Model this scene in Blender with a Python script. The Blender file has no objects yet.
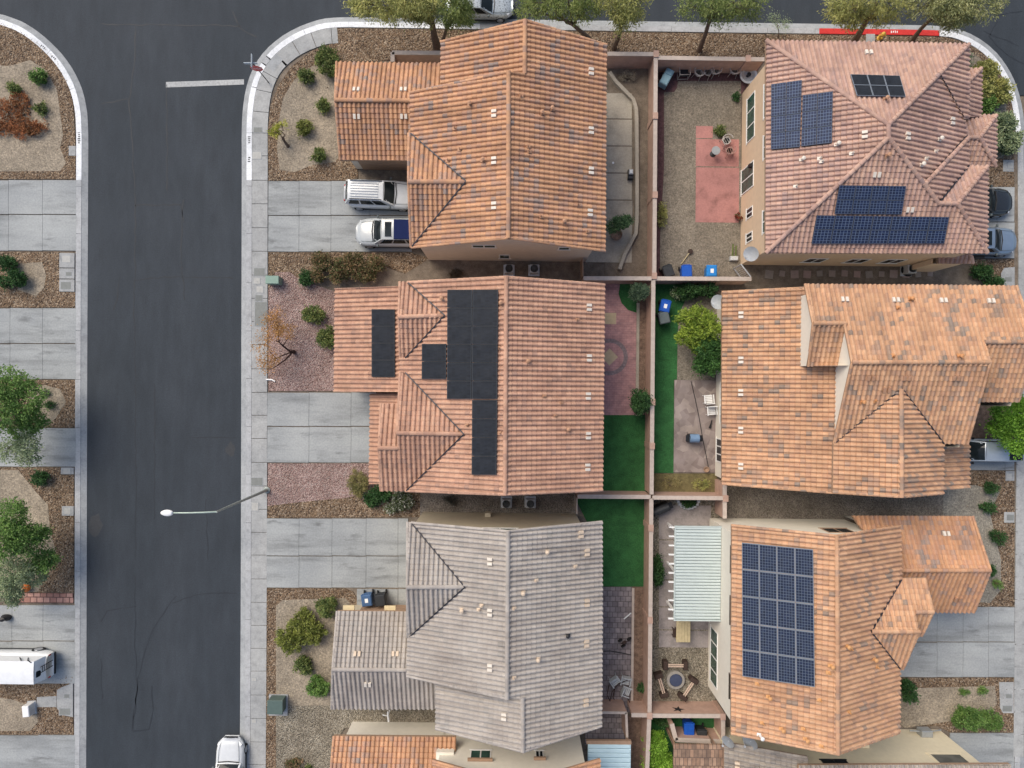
import bpy, math, random
import bmesh
from mathutils import Vector, Matrix, noise as mnoise

random.seed(7)
scene = bpy.context.scene
COL = scene.collection
H = 44.0            # camera height above the lots (m)
F = 683.0           # focal length in pixels at 1024 wide
PHI = math.radians(0.6)
CPHI, SPHI = math.cos(PHI), math.sin(PHI)

def uv_dir(px, py):
    u = (px - 512.0) / F; v = (384.0 - py) / F
    return u * CPHI - v * SPHI, u * SPHI + v * CPHI

def P(px, py, z=0.0):
    """place on the plan, measured from the survey picture, at height z"""
    u, v = uv_dir(px, py); t = H - z
    return Vector((u * t, v * t, z))

# ------------------------------------------------------------------ objects
def setp(o, label=None, cat=None, group=None, kind=None):
    if label: o['label'] = label
    if cat: o['category'] = cat
    if group: o['group'] = group
    if kind: o['kind'] = kind
    return o

def thing(name, label, cat, loc=(0, 0, 0), rz=0.0, group=None):
    o = bpy.data.objects.new(name, None)
    o.empty_display_size = 0.3
    COL.objects.link(o)
    o.location = loc; o.rotation_euler = (0, 0, rz)
    return setp(o, label, cat, group)

class MB:
    def __init__(self):
        self.v = []; self.f = []; self.uv = None
    def add(self, vs, fs):
        b = len(self.v)
        self.v.extend([tuple(x) for x in vs])
        self.f.extend([tuple(i + b for i in f) for f in fs])
        return self
    def box(self, x0, x1, y0, y1, z0, z1, rz=0, c=None):
        vs = [(x0,y0,z0),(x1,y0,z0),(x1,y1,z0),(x0,y1,z0),(x0,y0,z1),(x1,y0,z1),(x1,y1,z1),(x0,y1,z1)]
        if rz:
            cx, cy = c if c else ((x0+x1)/2, (y0+y1)/2)
            k, s = math.cos(rz), math.sin(rz)
            vs = [(cx+(x-cx)*k-(y-cy)*s, cy+(x-cx)*s+(y-cy)*k, z) for x,y,z in vs]
        return self.add(vs, [(3,2,1,0),(4,5,6,7),(0,1,5,4),(1,2,6,5),(2,3,7,6),(3,0,4,7)])
    def bbox(self, x0, x1, y0, y1, z0, z1, b=0.02):
        """box with chamfered top edge"""
        vs=[(x0,y0,z0),(x1,y0,z0),(x1,y1,z0),(x0,y1,z0),(x0,y0,z1-b),(x1,y0,z1-b),(x1,y1,z1-b),(x0,y1,z1-b),
            (x0+b,y0+b,z1),(x1-b,y0+b,z1),(x1-b,y1-b,z1),(x0+b,y1-b,z1)]
        fs=[(3,2,1,0),(0,1,5,4),(1,2,6,5),(2,3,7,6),(3,0,4,7),(4,5,9,8),(5,6,10,9),(6,7,11,10),(7,4,8,11),(8,9,10,11)]
        return self.add(vs,fs)
    def prism(self, pts, z0, z1):
        """pts: xy polygon"""
        a = sum(pts[i][0]*pts[(i+1)%len(pts)][1]-pts[(i+1)%len(pts)][0]*pts[i][1] for i in range(len(pts)))
        if a < 0: pts = pts[::-1]
        n = len(pts)
        vs = [(p[0],p[1],z0) for p in pts] + [(p[0],p[1],z1) for p in pts]
        fs = [tuple(range(n, 2*n)), tuple(range(n-1,-1,-1))]
        fs += [(i,(i+1)%n,(i+1)%n+n,i+n) for i in range(n)]
        return self.add(vs, fs)
    def poly(self, pts):
        return self.add(pts, [tuple(range(len(pts)))])
    def tube(self, pts, rad, seg=7, caps=True):
        pts = [Vector(p) for p in pts]
        if not isinstance(rad, (list, tuple)): rad = [rad]*len(pts)
        vs = []; n = len(pts)
        for i, p in enumerate(pts):
            d = (pts[min(i+1,n-1)] - pts[max(i-1,0)]).normalized()
            a = Vector((0,0,1)) if abs(d.z) < .9 else Vector((1,0,0))
            e1 = d.cross(a).normalized(); e2 = e1.cross(d).normalized()
            for k in range(seg):
                t = 2*math.pi*k/seg
                vs.append(p + (e1*math.cos(t) + e2*math.sin(t))*rad[i])
        fs = []
        for i in range(n-1):
            for k in range(seg):
                a = i*seg+k; b = i*seg+(k+1)%seg
                fs.append((a, b, b+seg, a+seg))
        if caps:
            fs.append(tuple(range(seg-1,-1,-1))); fs.append(tuple(range((n-1)*seg, n*seg)))
        return self.add(vs, fs)
    def lathe(self, prof, c=(0,0,0), seg=20, sx=1, sy=1):
        vs = []; n = len(prof)
        for r, z in prof:
            for k in range(seg):
                t = 2*math.pi*k/seg
                vs.append((c[0]+r*sx*math.cos(t), c[1]+r*sy*math.sin(t), c[2]+z))
        fs = [(i*seg+k, i*seg+(k+1)%seg, (i+1)*seg+(k+1)%seg, (i+1)*seg+k) for i in range(n-1) for k in range(seg)]
        if prof[0][0] > 1e-4: fs.append(tuple(range(seg-1,-1,-1)))
        if prof[-1][0] > 1e-4: fs.append(tuple(range((n-1)*seg, n*seg)))
        return self.add(vs, fs)
    def build(self, name, mat, parent=None, origin=(0,0,0), smooth=False, label=None):
        me = bpy.data.meshes.new(name)
        ox, oy, oz = origin
        me.from_pydata([(x-ox, y-oy, z-oz) for x,y,z in self.v], [], self.f)
        if self.uv:
            ul = me.uv_layers.new(name='UVMap')
            for i, l in enumerate(me.loops): ul.data[i].uv = self.uv[l.vertex_index]
        me.materials.append(mat)
        if smooth:
            for p in me.polygons: p.use_smooth = True
        me.update()
        o = bpy.data.objects.new(name, me); COL.objects.link(o)
        if parent: o.parent = parent
        if label: o['label'] = label
        return o

def single(name, mb, mat, label, cat, group=None, kind=None, smooth=False):
    o = mb.build(name, mat, None, (0,0,0), smooth)
    return setp(o, label, cat, group, kind)

# ------------------------------------------------------------------ materials
def hexc(h):
    return h
class NT:
    def __init__(self, name):
        m = bpy.data.materials.new(name); m.use_nodes = True
        self.m = m; self.t = m.node_tree; self.n = self.t.nodes
        self.b = self.n['Principled BSDF']
    def node(self, typ, **kw):
        x = self.n.new(typ)
        for k, v in kw.items():
            if k.startswith('i_'): x.inputs[k[2:].replace('_',' ')].default_value = v
            else: setattr(x, k, v)
        return x
    def link(self, a, b): self.t.links.new(a, b)
    def pos(self): return self.node('ShaderNodeNewGeometry').outputs['Position']
    def math(self, op, a, b=None, c=None, clamp=False):
        x = self.node('ShaderNodeMath', operation=op, use_clamp=clamp)
        for i, s in enumerate((a, b, c)):
            if s is None: continue
            if isinstance(s, (int, float)): x.inputs[i].default_value = s
            else: self.link(s, x.inputs[i])
        return x.outputs[0]
    def ramp(self, fac, stops, interp='LINEAR'):
        r = self.node('ShaderNodeValToRGB'); cr = r.color_ramp; cr.interpolation = interp
        while len(cr.elements) < len(stops): cr.elements.new(0.5)
        for e, (p, c) in zip(cr.elements, stops):
            e.position = p; e.color = (c[0], c[1], c[2], 1)
        self.link(fac, r.inputs[0]); return r.outputs[0]
    def noise(self, vec, scale, detail=4, rough=.6, stretch=None):
        if stretch:
            mp = self.node('ShaderNodeMapping'); mp.inputs['Scale'].default_value = stretch
            self.link(vec, mp.inputs[0]); vec = mp.outputs[0]
        x = self.node('ShaderNodeTexNoise'); x.inputs['Scale'].default_value = scale
        x.inputs['Detail'].default_value = detail; x.inputs['Roughness'].default_value = rough
        self.link(vec, x.inputs['Vector']); return x.outputs['Fac']
    def mix(self, fac, a, b, mode='MIX'):
        x = self.node('ShaderNodeMix', data_type='RGBA', blend_type=mode)
        for i, s in ((0, fac), (6, a), (7, b)):
            if isinstance(s, (int, float)): x.inputs[i].default_value = s
            elif isinstance(s, tuple): x.inputs[i].default_value = (s[0], s[1], s[2], 1)
            else: self.link(s, x.inputs[i])
        return x.outputs[2]
    def bump(self, h, strength=.4, dist=.02):
        x = self.node('ShaderNodeBump'); x.inputs['Strength'].default_value = strength
        x.inputs['Distance'].default_value = dist
        self.link(h, x.inputs['Height']); self.link(x.outputs[0], self.b.inputs['Normal'])
    def base(self, c):
        if isinstance(c, tuple): self.b.inputs['Base Color'].default_value = (c[0], c[1], c[2], 1)
        else: self.link(c, self.b.inputs['Base Color'])
        return self
    def set(self, rough=.8, metal=0, spec=.3):
        self.b.inputs['Roughness'].default_value = rough
        self.b.inputs['Metallic'].default_value = metal
        self.b.inputs['Specular IOR Level'].default_value = spec
        return self.m

def mul(c, k): return tuple(min(1, x*k) for x in c)

def m_plain(name, c, rough=.6, metal=0, var=.12, scale=6, spec=.3):
    t = NT(name); p = t.pos()
    n = t.noise(p, scale, 5)
    t.base(t.ramp(n, [(.25, mul(c, 1-var)), (.75, mul(c, 1+var))]))
    return t.set(rough, metal, spec)

def m_concrete(name, c, stain=.25, stretch=(.25, 1.4, 1), bigscale=1.1, spots=0):
    t = NT(name); p = t.pos()
    a = t.noise(p, bigscale, 6, .62, stretch); b = t.noise(p, 9, 6, .7)
    d = t.noise(p, .35, 3, .5)
    c1 = t.ramp(a, [(.30, mul(c, 1-stain)), (.5, c), (.72, mul(c, 1.10))])
    c2 = t.ramp(b, [(.3, (.80,.80,.80)), (.7, (1.08,1.08,1.08))])
    c3 = t.ramp(d, [(.35, (.86,.87,.88)), (.65, (1.05,1.05,1.04))])
    x = t.mix(1, c1, c2, 'MULTIPLY'); x = t.mix(1, x, c3, 'MULTIPLY')
    if spots:
        e = t.noise(p, 1.0, 5, .6, (.55, 1.9, 1)); f = t.noise(p, .28, 2, .5)
        k = t.math('MULTIPLY', t.ramp(e, [(.56,(0,0,0)),(.70,(1,1,1))]), t.ramp(f, [(.42,(0,0,0)),(.56,(1,1,1))]))
        x = t.mix(t.math('MULTIPLY', k, spots), x, mul(c, .35))
    t.base(x); t.bump(b, .25, .01)
    return t.set(.85)

def m_rock(name, cols, scale=7.5, gap=.35, bump=1.0):
    """pebbles: one colour per stone, dark gaps are the real relief"""
    t = NT(name); p = t.pos()
    v = t.node('ShaderNodeTexVoronoi'); v.inputs['Scale'].default_value = scale
    t.link(p, v.inputs['Vector'])
    sep = t.node('ShaderNodeSeparateColor'); t.link(v.outputs['Color'], sep.inputs[0])
    n = len(cols)
    x = t.ramp(sep.outputs[0], [((i+.5)/n, c) for i, c in enumerate(cols)])
    big = t.noise(p, .8, 4)
    x = t.mix(1, x, t.ramp(big, [(.3, (.72,.70,.68)), (.7, (1.12,1.12,1.12))]), 'MULTIPLY')
    t.base(x)
    h = t.math('SUBTRACT', 1.0, v.outputs['Distance'])
    t.bump(h, bump, .08)
    return t.set(.9)

def m_soil(name, c, var=.3, scale=3, fine=26, speck=None):
    t = NT(name); p = t.pos()
    a = t.noise(p, scale, 8, .7); b = t.noise(p, fine, 3, .7); d = t.noise(p, .5, 3)
    x = t.ramp(a, [(.3, mul(c, 1-var)), (.7, mul(c, 1+var))])
    x = t.mix(1, x, t.ramp(b, [(.3, (.62,.62,.62)), (.55, (1,1,1)), (.75, (1.35,1.32,1.28))]), 'MULTIPLY')
    x = t.mix(1, x, t.ramp(d, [(.35, (.82,.82,.82)), (.65, (1.1,1.1,1.1))]), 'MULTIPLY')
    if speck:
        v = t.node('ShaderNodeTexVoronoi'); v.inputs['Scale'].default_value = 15; t.link(p, v.inputs['Vector'])
        sp = t.node('ShaderNodeSeparateColor'); t.link(v.outputs['Color'], sp.inputs[0])
        x = t.mix(1, x, t.ramp(sp.outputs[0], [(0,(.74,.73,.72)),(.35,(.94,.94,.94)),(.7,(1.04,1.04,1.04)),(1,(1.26,1.24,1.2))]), 'MULTIPLY')
    t.base(x); t.bump(b, .7, .03)
    return t.set(.95)

TW, TC = .268, .292      # tile width and course length
def m_tile(name, stops, streak=.11, hue=.06):
    t = NT(name)
    uv = t.node('ShaderNodeUVMap').outputs[0]
    s = t.node('ShaderNodeSeparateXYZ'); t.link(uv, s.inputs[0])
    cx = t.math('FLOOR', t.math('ADD', t.math('DIVIDE', s.outputs[0], TW), .5))
    cy = t.math('FLOOR', t.math('ADD', t.math('DIVIDE', s.outputs[1], TC), .0004))
    cb = t.node('ShaderNodeCombineXYZ'); t.link(cx, cb.inputs[0]); t.link(cy, cb.inputs[1])
    w = t.node('ShaderNodeTexWhiteNoise', noise_dimensions='3D'); t.link(cb.outputs[0], w.inputs[0])
    cl = t.noise(cb.outputs[0], .16, 3, .6)
    val = t.math('ADD', t.math('MULTIPLY', w.outputs['Value'], .68), t.math('MULTIPLY', t.math('SUBTRACT', cl, .36), 1.45), clamp=True)
    c = t.ramp(val, stops)
    ws = t.node('ShaderNodeSeparateColor'); t.link(w.outputs['Color'], ws.inputs[0])
    c = t.mix(1, c, t.ramp(ws.outputs[1], [(0, (1-hue, 1-hue*1.2, 1-hue*1.3)), (1, (1+hue, 1+hue*.9, 1+hue*.8))]), 'MULTIPLY')
    p = t.pos()
    st = t.noise(p, 3.2, 7, .7); d = t.noise(p, .45, 4, .6); g = t.noise(p, 22, 4, .7)
    c = t.mix(1, c, t.ramp(st, [(.3, (1-streak,)*3), (.7, (1+streak*.6,)*3)]), 'MULTIPLY')
    c = t.mix(1, c, t.ramp(d, [(.35, (.90,.88,.87)), (.65, (1.06,1.06,1.06))]), 'MULTIPLY')
    c = t.mix(1, c, t.ramp(g, [(.3, (.90,.90,.90)), (.7, (1.07,1.07,1.07))]), 'MULTIPLY')
    hs = t.node('ShaderNodeHueSaturation'); hs.inputs['Saturation'].default_value = 1.0; hs.inputs['Value'].default_value = .88; t.link(c, hs.inputs['Color']); c = hs.outputs[0]
    mp = t.node('ShaderNodeMapping'); mp.inputs['Scale'].default_value = (1.3, .22, 1); t.link(uv, mp.inputs[0])
    sk = t.noise(mp.outputs[0], 1.0, 5, .62)
    c = t.mix(1, c, t.ramp(sk, [(.32, (.80,.79,.79)), (.5, (1,1,1)), (.70, (1.10,1.09,1.07))]), 'MULTIPLY')
    t.base(c); t.bump(g, .2, .01)
    return t.set(.82, 0, .25)

def m_leaf(name, cols, rough=.6):
    t = NT(name)
    g = t.node('ShaderNodeNewGeometry')
    n = len(cols)
    c = t.ramp(g.outputs['Random Per Island'], [((i+.5)/n, k) for i, k in enumerate(cols)])
    big = t.noise(g.outputs['Position'], 1.3, 3)
    c = t.mix(1, c, t.ramp(big, [(.32, (.62,.68,.6)), (.68, (1.3,1.25,1.15))]), 'MULTIPLY')
    t.base(c)
    m = t.set(rough, 0, .25)
    tr = t.node('ShaderNodeBsdfTranslucent'); t.link(c, tr.inputs[0])
    mx = t.node('ShaderNodeMixShader'); mx.inputs[0].default_value = .25
    t.link(t.b.outputs[0], mx.inputs[1]); t.link(tr.outputs[0], mx.inputs[2])
    t.link(mx.outputs[0], t.n['Material Output'].inputs[0])
    return m

def m_pv(name, cell, line, nx, ny, lw=.10, rough=.18):
    t = NT(name); uv = t.node('ShaderNodeUVMap').outputs[0]
    s = t.node('ShaderNodeSeparateXYZ'); t.link(uv, s.inputs[0])
    def ln(o, n):
        f = t.math('FRACT', t.math('MULTIPLY', o, n))
        return t.math('LESS_THAN', t.math('MINIMUM', f, t.math('SUBTRACT', 1, f)), lw)
    k = t.math('MAXIMUM', ln(s.outputs[0], nx), ln(s.outputs[1], ny))
    cb = t.node('ShaderNodeCombineXYZ')
    t.link(t.math('FLOOR', t.math('MULTIPLY', s.outputs[0], nx)), cb.inputs[0])
    t.link(t.math('FLOOR', t.math('MULTIPLY', s.outputs[1], ny)), cb.inputs[1])
    w = t.node('ShaderNodeTexWhiteNoise'); t.link(cb.outputs[0], w.inputs[0])
    dirt = t.noise(t.pos(), 2.0, 5)
    c = t.mix(w.outputs['Value'], mul(cell, .7), mul(cell, 1.35))
    c = t.mix(k, c, line)
    c = t.mix(t.math('MULTIPLY', dirt, .07), c, (.35,.36,.38))
    t.base(c)
    return t.set(.4, 0, .08)

def m_glass(name, c=(.02,.035,.04), rough=.08):
    t = NT(name); n = t.noise(t.pos(), 1.5, 3)
    t.base(t.ramp(n, [(.3, mul(c,.7)), (.7, mul(c,1.5))]))
    return t.set(rough, 0, .22)

def m_paint(name, c, metal=0, rough=.25, coat=.6, speck=0):
    t = NT(name); n = t.noise(t.pos(), 3, 4)
    x = t.ramp(n, [(.3, mul(c,.93)), (.7, mul(c,1.04))])
    if speck:
        q = t.noise(t.pos(), 11, 3, .7)
        x = t.mix(t.ramp(q, [(.53,(0,0,0)),(.6,(1,1,1))]), x, mul(c, 1-speck))
    t.base(x); m = t.set(rough, metal, .5)
    t.b.inputs['Coat Weight'].default_value = coat; t.b.inputs['Coat Roughness'].default_value = .08
    return m

def m_paver(name, cols, sx, sy, mortar=(.12,.11,.11), gap=.02, bump=.5):
    t = NT(name); p = t.pos()
    b = t.node('ShaderNodeTexBrick'); b.offset = .5
    b.inputs['Scale'].default_value = 1; b.inputs['Brick Width'].default_value = sx; b.inputs['Row Height'].default_value = sy
    b.inputs['Mortar Size'].default_value = gap
    b.inputs['Color1'].default_value = (0,0,0,1); b.inputs['Color2'].default_value = (1,1,1,1); b.inputs['Mortar'].default_value = (.5,.5,.5,1)
    t.link(p, b.inputs['Vector'])
    n = len(cols)
    c = t.ramp(b.outputs['Color'], [((i+.5)/n, k) for i, k in enumerate(cols)])
    c = t.mix(b.outputs['Fac'], c, mortar)
    a = t.noise(p, 2.2, 6, .65)
    c = t.mix(1, c, t.ramp(a, [(.3, (.66,.66,.68)), (.7, (1.2,1.18,1.15))]), 'MULTIPLY')
    t.base(c); t.bump(t.math('SUBTRACT', 1, b.outputs['Fac']), bump, .01)
    return t.set(.85)

M = {}
M['asphalt'] = None
def asphalt():
    t = NT('asphalt'); p = t.pos()
    a = t.noise(p, .22, 5, .6, (1, .35, 1)); b = t.noise(p, 14, 6, .75); d = t.noise(p, 1.1, 5, .6, (1.6,.4,1))
    c = t.ramp(a, [(.3, (.029,.037,.046)), (.55, (.036,.044,.054)), (.75, (.045,.054,.065))])
    c = t.mix(1, c, t.ramp(d, [(.3, (.88,.88,.88)), (.7, (1.1,1.1,1.1))]), 'MULTIPLY')
    c = t.mix(1, c, t.ramp(b, [(.3, (.78,.78,.78)), (.7, (1.2,1.2,1.2))]), 'MULTIPLY')
    t.base(c); t.bump(b, .35, .01)
    return t.set(.8)
M['asphalt'] = asphalt()
M['tar'] = m_plain('sealed crack', (.022,.027,.034), .6)
M['concrete'] = m_concrete('driveway concrete', (.345,.362,.365), .36, (.16, 1.0, 1), 1.1, .75)
M['walk'] = m_concrete('sidewalk concrete', (.375,.382,.38), .22, (1,1,1), 2.0)
M['gutter'] = m_concrete('gutter concrete', (.35,.365,.375), .2, (1,1,1), 2.0)
M['curb'] = m_concrete('curb concrete', (.42,.43,.44), .25, (1,1,1), 2.5)
M['curbwhite'] = m_concrete('white curb paint', (.80,.82,.84), .16, (1,1,1), 3.0)
M['curbred'] = m_concrete('red curb paint', (.62,.045,.04), .2, (1,1,1), 3.0)
M['patio'] = m_concrete('patio concrete tan', (.39,.35,.29), .25, (1,1,1), 1.0)
M['patio2'] = m_concrete('patio concrete stained', (.34,.30,.285), .42, (1,1,1), 1.3)
M['pinkslab'] = m_concrete('pink slab', (.42,.20,.18), .35, (1,1,1), 1.2)
M['joint'] = m_plain('expansion joint', (.10,.105,.11), .9)
M['soil'] = m_soil('soil', (.19,.155,.12), .3)
M['darksoil'] = m_soil('side yard soil', (.20,.165,.13), .35, 2.2)
M['bark'] = m_soil('bark soil', (.20,.135,.10), .5, 4, 18)
M['dg'] = m_soil('decomposed granite', (.31,.265,.205), .22, 2.6, 9, 1)
M['dggrey'] = m_soil('grey granite', (.27,.25,.21), .2, 2.4, 9, 1)
M['dgyard'] = m_soil('yard gravel', (.215,.188,.15), .22, 2.5, 9, 1)
M['mulch'] = m_soil('purple mulch', (.115,.06,.062), .4, 4, 20)
M['pinkgravel'] = m_rock('pink gravel', [(.20,.13,.115),(.34,.225,.20),(.48,.36,.33),(.29,.19,.17),(.40,.32,.29)], 16)
M['rock'] = m_rock('brown river rock', [(.075,.052,.036),(.17,.115,.075),(.27,.185,.115),(.14,.10,.068),(.40,.32,.235),(.21,.145,.09)], 13)
M['pebble'] = m_rock('pebble', [(.15,.135,.105),(.29,.255,.195),(.42,.38,.31),(.235,.205,.155)], 16)
M['sidegravel'] = m_rock('side yard gravel', [(.17,.15,.125),(.27,.24,.20),(.36,.32,.27),(.22,.19,.16)], 17)
M['turf'] = m_soil('artificial turf', (.032,.125,.038), .32, 1.6, 14)
M['weeds'] = m_soil('dry weeds', (.155,.13,.06), .45, 5, 22)
M['paver_red'] = m_paver('red pavers', [(.42,.235,.23),(.47,.27,.262),(.44,.25,.245),(.40,.235,.235)], .3, .15, (.34,.20,.20), .012)
M['paver_grey'] = m_paver('grey ring pavers', [(.24,.19,.20),(.28,.225,.235)], .2, .2, (.2,.16,.16))
M['paver_tan'] = m_plain('tan paver inlay', (.50,.40,.26), .9, 0, .12, 4)
M['paver_dark'] = m_paver('dark pavers', [(.19,.165,.17),(.25,.22,.23),(.215,.19,.195),(.29,.255,.26)], .34, .34, (.11,.095,.095), .02)
M['paver_stone'] = m_rock('stamped stone', [(.22,.18,.168),(.28,.235,.22),(.25,.21,.20),(.33,.28,.255)], 2.6, bump=.25)
M['brickedge'] = m_paver('brick edging', [(.36,.19,.15),(.46,.27,.22)], .42, .36, (.14,.08,.07), .03)
M['t_h1'] = m_tile('terracotta blend tile', [(0,(.63,.37,.22)),(.5,(.58,.335,.20)),(.70,(.53,.31,.21)),(.82,(.47,.305,.225)),(.92,(.40,.29,.24)),(1,(.33,.265,.235))])
M['t_b'] = m_tile('salmon tile', [(0,(.62,.395,.28)),(.5,(.575,.35,.25)),(.8,(.52,.315,.23)),(1,(.42,.27,.21))], .12)
M['t_grey'] = m_tile('grey tile', [(0,(.48,.445,.405)),(.4,(.455,.42,.385)),(.8,(.43,.40,.37)),(1,(.385,.365,.34))], .09, .04)
M['t_h5'] = m_tile('pink tan tile', [(0,(.60,.41,.32)),(.5,(.545,.365,.295)),(.8,(.49,.325,.275)),(1,(.41,.29,.26))], .12)
M['t_h6'] = m_tile('mixed flash tile', [(0,(.66,.42,.265)),(.5,(.615,.375,.23)),(.68,(.55,.33,.215)),(.80,(.46,.31,.225)),(.91,(.37,.28,.22)),(1,(.30,.245,.205))])
M['t_h7'] = m_tile('orange flash tile', [(0,(.66,.42,.265)),(.55,(.615,.375,.23)),(.74,(.55,.33,.215)),(.88,(.46,.305,.22)),(1,(.35,.27,.215))])
M['t_h8'] = m_tile('ash tile', [(0,(.42,.38,.33)),(.6,(.35,.32,.29)),(1,(.25,.235,.22))], .14)
M['st_tan'] = m_plain('tan stucco', (.66,.50,.35), .9, 0, .07, 3)
M['st_h1'] = m_plain('buff stucco', (.64,.57,.48), .9, 0, .07, 3)
M['st_grey'] = m_plain('khaki stucco', (.50,.44,.33), .9, 0, .07, 3)
M['st_cream'] = m_plain('cream stucco', (.74,.70,.61), .9, 0, .05, 3)
M['st_yellow'] = m_plain('pale yellow stucco', (.70,.62,.45), .9, 0, .06, 3)
M['st_b'] = m_plain('pink stucco', (.55,.40,.32), .9, 0, .07, 3)
M['fascia'] = m_plain('fascia board', (.33,.22,.15), .7)
M['valley'] = m_plain('valley metal', (.04,.04,.05), .5, .4)
M['block'] = m_plain('block wall', (.44,.295,.235), .9, 0, .16, 2.5)
M['blocktop'] = m_plain('block wall cap', (.47,.40,.35), .9, 0, .14, 4)
M['ventw'] = m_plain('pale vent tile', (.68,.62,.54), .7)
M['pipe'] = m_plain('vent pipe', (.42,.24,.15), .7)
M['darkmetal'] = m_plain('dark metal', (.035,.036,.04), .45, .5)
M['black'] = m_plain('black plastic', (.018,.018,.02), .45)
M['grey'] = m_plain('grey metal', (.34,.36,.37), .45, .4)
M['lightgrey'] = m_plain('light grey metal', (.55,.57,.58), .45, .3)
M['white'] = m_plain('white paint', (.80,.80,.79), .5, 0, .05)
M['alum'] = m_plain('pale aluminium', (.50,.57,.56), .55, 0, .05, 3)
M['bluealum'] = m_plain('pale blue metal', (.50,.66,.72), .5, .1, .05, 3)
M['brownroof'] = m_paver('brown shingle', [(.30,.19,.13),(.40,.27,.19),(.22,.15,.11)], .25, .5, (.14,.1,.08), .02)
M['bin_blue'] = m_plain('blue bin plastic', (.012,.085,.42), .45, 0, .1)
M['bin_sky'] = m_plain('light blue bin plastic', (.02,.20,.55), .45, 0, .1)
M['bin_navy'] = m_plain('slate blue bin plastic', (.06,.12,.24), .45, 0, .1)
M['bin_black'] = m_plain('charcoal bin plastic', (.03,.033,.037), .5, 0, .15)
M['bin_grey'] = m_plain('grey bin plastic', (.10,.12,.125), .5, 0, .15)
M['tread'] = m_plain('tyre rubber', (.02,.02,.021), .85)
M['rim'] = m_plain('alloy rim', (.50,.51,.53), .3, .8)
M['lampred'] = m_plain('tail lamp red', (.45,.02,.02), .2)
M['lampclear'] = m_plain('clear lamp', (.62,.65,.68), .12)
M['glass'] = m_glass('window glass', (.035,.075,.06))
M['carglass'] = m_glass('car glass', (.012,.017,.02), .05)
M['frame'] = m_plain('white window frame', (.78,.77,.74), .6, 0, .04)
M['wood'] = m_plain('pale wood', (.48,.40,.24), .8, 0, .16, 5)
M['wooddark'] = m_plain('dark wood', (.05,.032,.026), .8)
M['trunk'] = m_plain('bark of trunk', (.13,.095,.07), .95, 0, .35, 8)
M['deadwood'] = m_plain('dead wood', (.055,.032,.026), .95, 0, .3, 8)
M['green'] = m_plain('green utility enamel', (.20,.30,.25), .5, 0, .08)
M['green2'] = m_plain('dark green utility enamel', (.085,.125,.115), .5, 0, .08)
M['pv'] = m_pv('blue solar cells', (.006,.013,.038), (.12,.15,.20), 6, 9, .06, .28)
M['pv5'] = m_pv('fine blue solar cells', (.005,.013,.046), (.10,.14,.22), 5, 5, .08, .28)
M['pvblack'] = m_pv('black solar cells', (.009,.012,.018), (.014,.018,.025), 6, 10, .04, .3)
M['pvframe'] = m_plain('solar frame', (.20,.23,.27), .6, 0, .05, 3, .1)
M['pvframe5'] = m_plain('dark solar frame', (.055,.065,.09), .6, 0, .05, 3, .1)
M['pvframeb'] = m_plain('black solar frame', (.042,.048,.056), .6, 0, .05, 3, .1)
M['lf_olive'] = m_leaf('olive leaves', [(0.275,0.29,0.094),(0.392,0.392,0.145),(0.522,0.5,0.203),(0.334,0.341,0.116)])
M['lf_green'] = m_leaf('green leaves', [(.07,.17,.035),(.22,.36,.09),(0.102,0.189,0.051),(0.16,0.275,0.08),(0.225,0.341,0.116),(0.123,0.225,0.065)])
M['lf_grey'] = m_leaf('grey green leaves', [(0.174,0.232,0.131),(0.275,0.341,0.21),(0.377,0.442,0.29),(0.217,0.275,0.16)])
M['lf_dark'] = m_leaf('dark green leaves', [(0.026,0.072,0.026),(0.051,0.123,0.043),(0.08,0.167,0.058),(0.036,0.094,0.029)])
M['lf_bright'] = m_leaf('bright green leaves', [(0.102,0.232,0.029),(0.174,0.362,0.043),(0.261,0.464,0.072),(0.131,0.275,0.036)])
M['lf_yellow'] = m_leaf('yellow green leaves', [(.12,.19,.025),(.22,.32,.04),(.34,.44,.07),(.08,.14,.02),(.28,.36,.05)])
M['lf_shrub'] = m_leaf('shrub leaves', [(.07,.115,.038),(.13,.185,.06),(.20,.25,.085),(.09,.135,.05),(.28,.30,.11)])
M['lf_brown'] = m_leaf('rusty leaves', [(0.189,0.072,0.036),(0.319,0.123,0.058),(0.406,0.189,0.087),(0.261,0.109,0.051)])
M['lf_orange'] = m_leaf('orange dry leaves', [(.38,.19,.06),(.48,.27,.10),(.32,.15,.05),(.42,.25,.12)])
M['lf_flower'] = m_leaf('dull flowering leaves', [(.06,.085,.03),(.10,.12,.05),(.30,.19,.12),(.075,.095,.035),(.36,.24,.16),(.20,.11,.06),(.13,.13,.06)])
M['lf_twig'] = m_leaf('grey twigs', [(0.406,0.348,0.29),(0.522,0.45,0.377),(0.319,0.275,0.232)])
M['lf_mesq'] = m_leaf('mesquite leaves', [(.17,.22,.06),(.25,.30,.10),(.33,.37,.15),(.20,.25,.08),(.14,.20,.06)])
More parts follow.
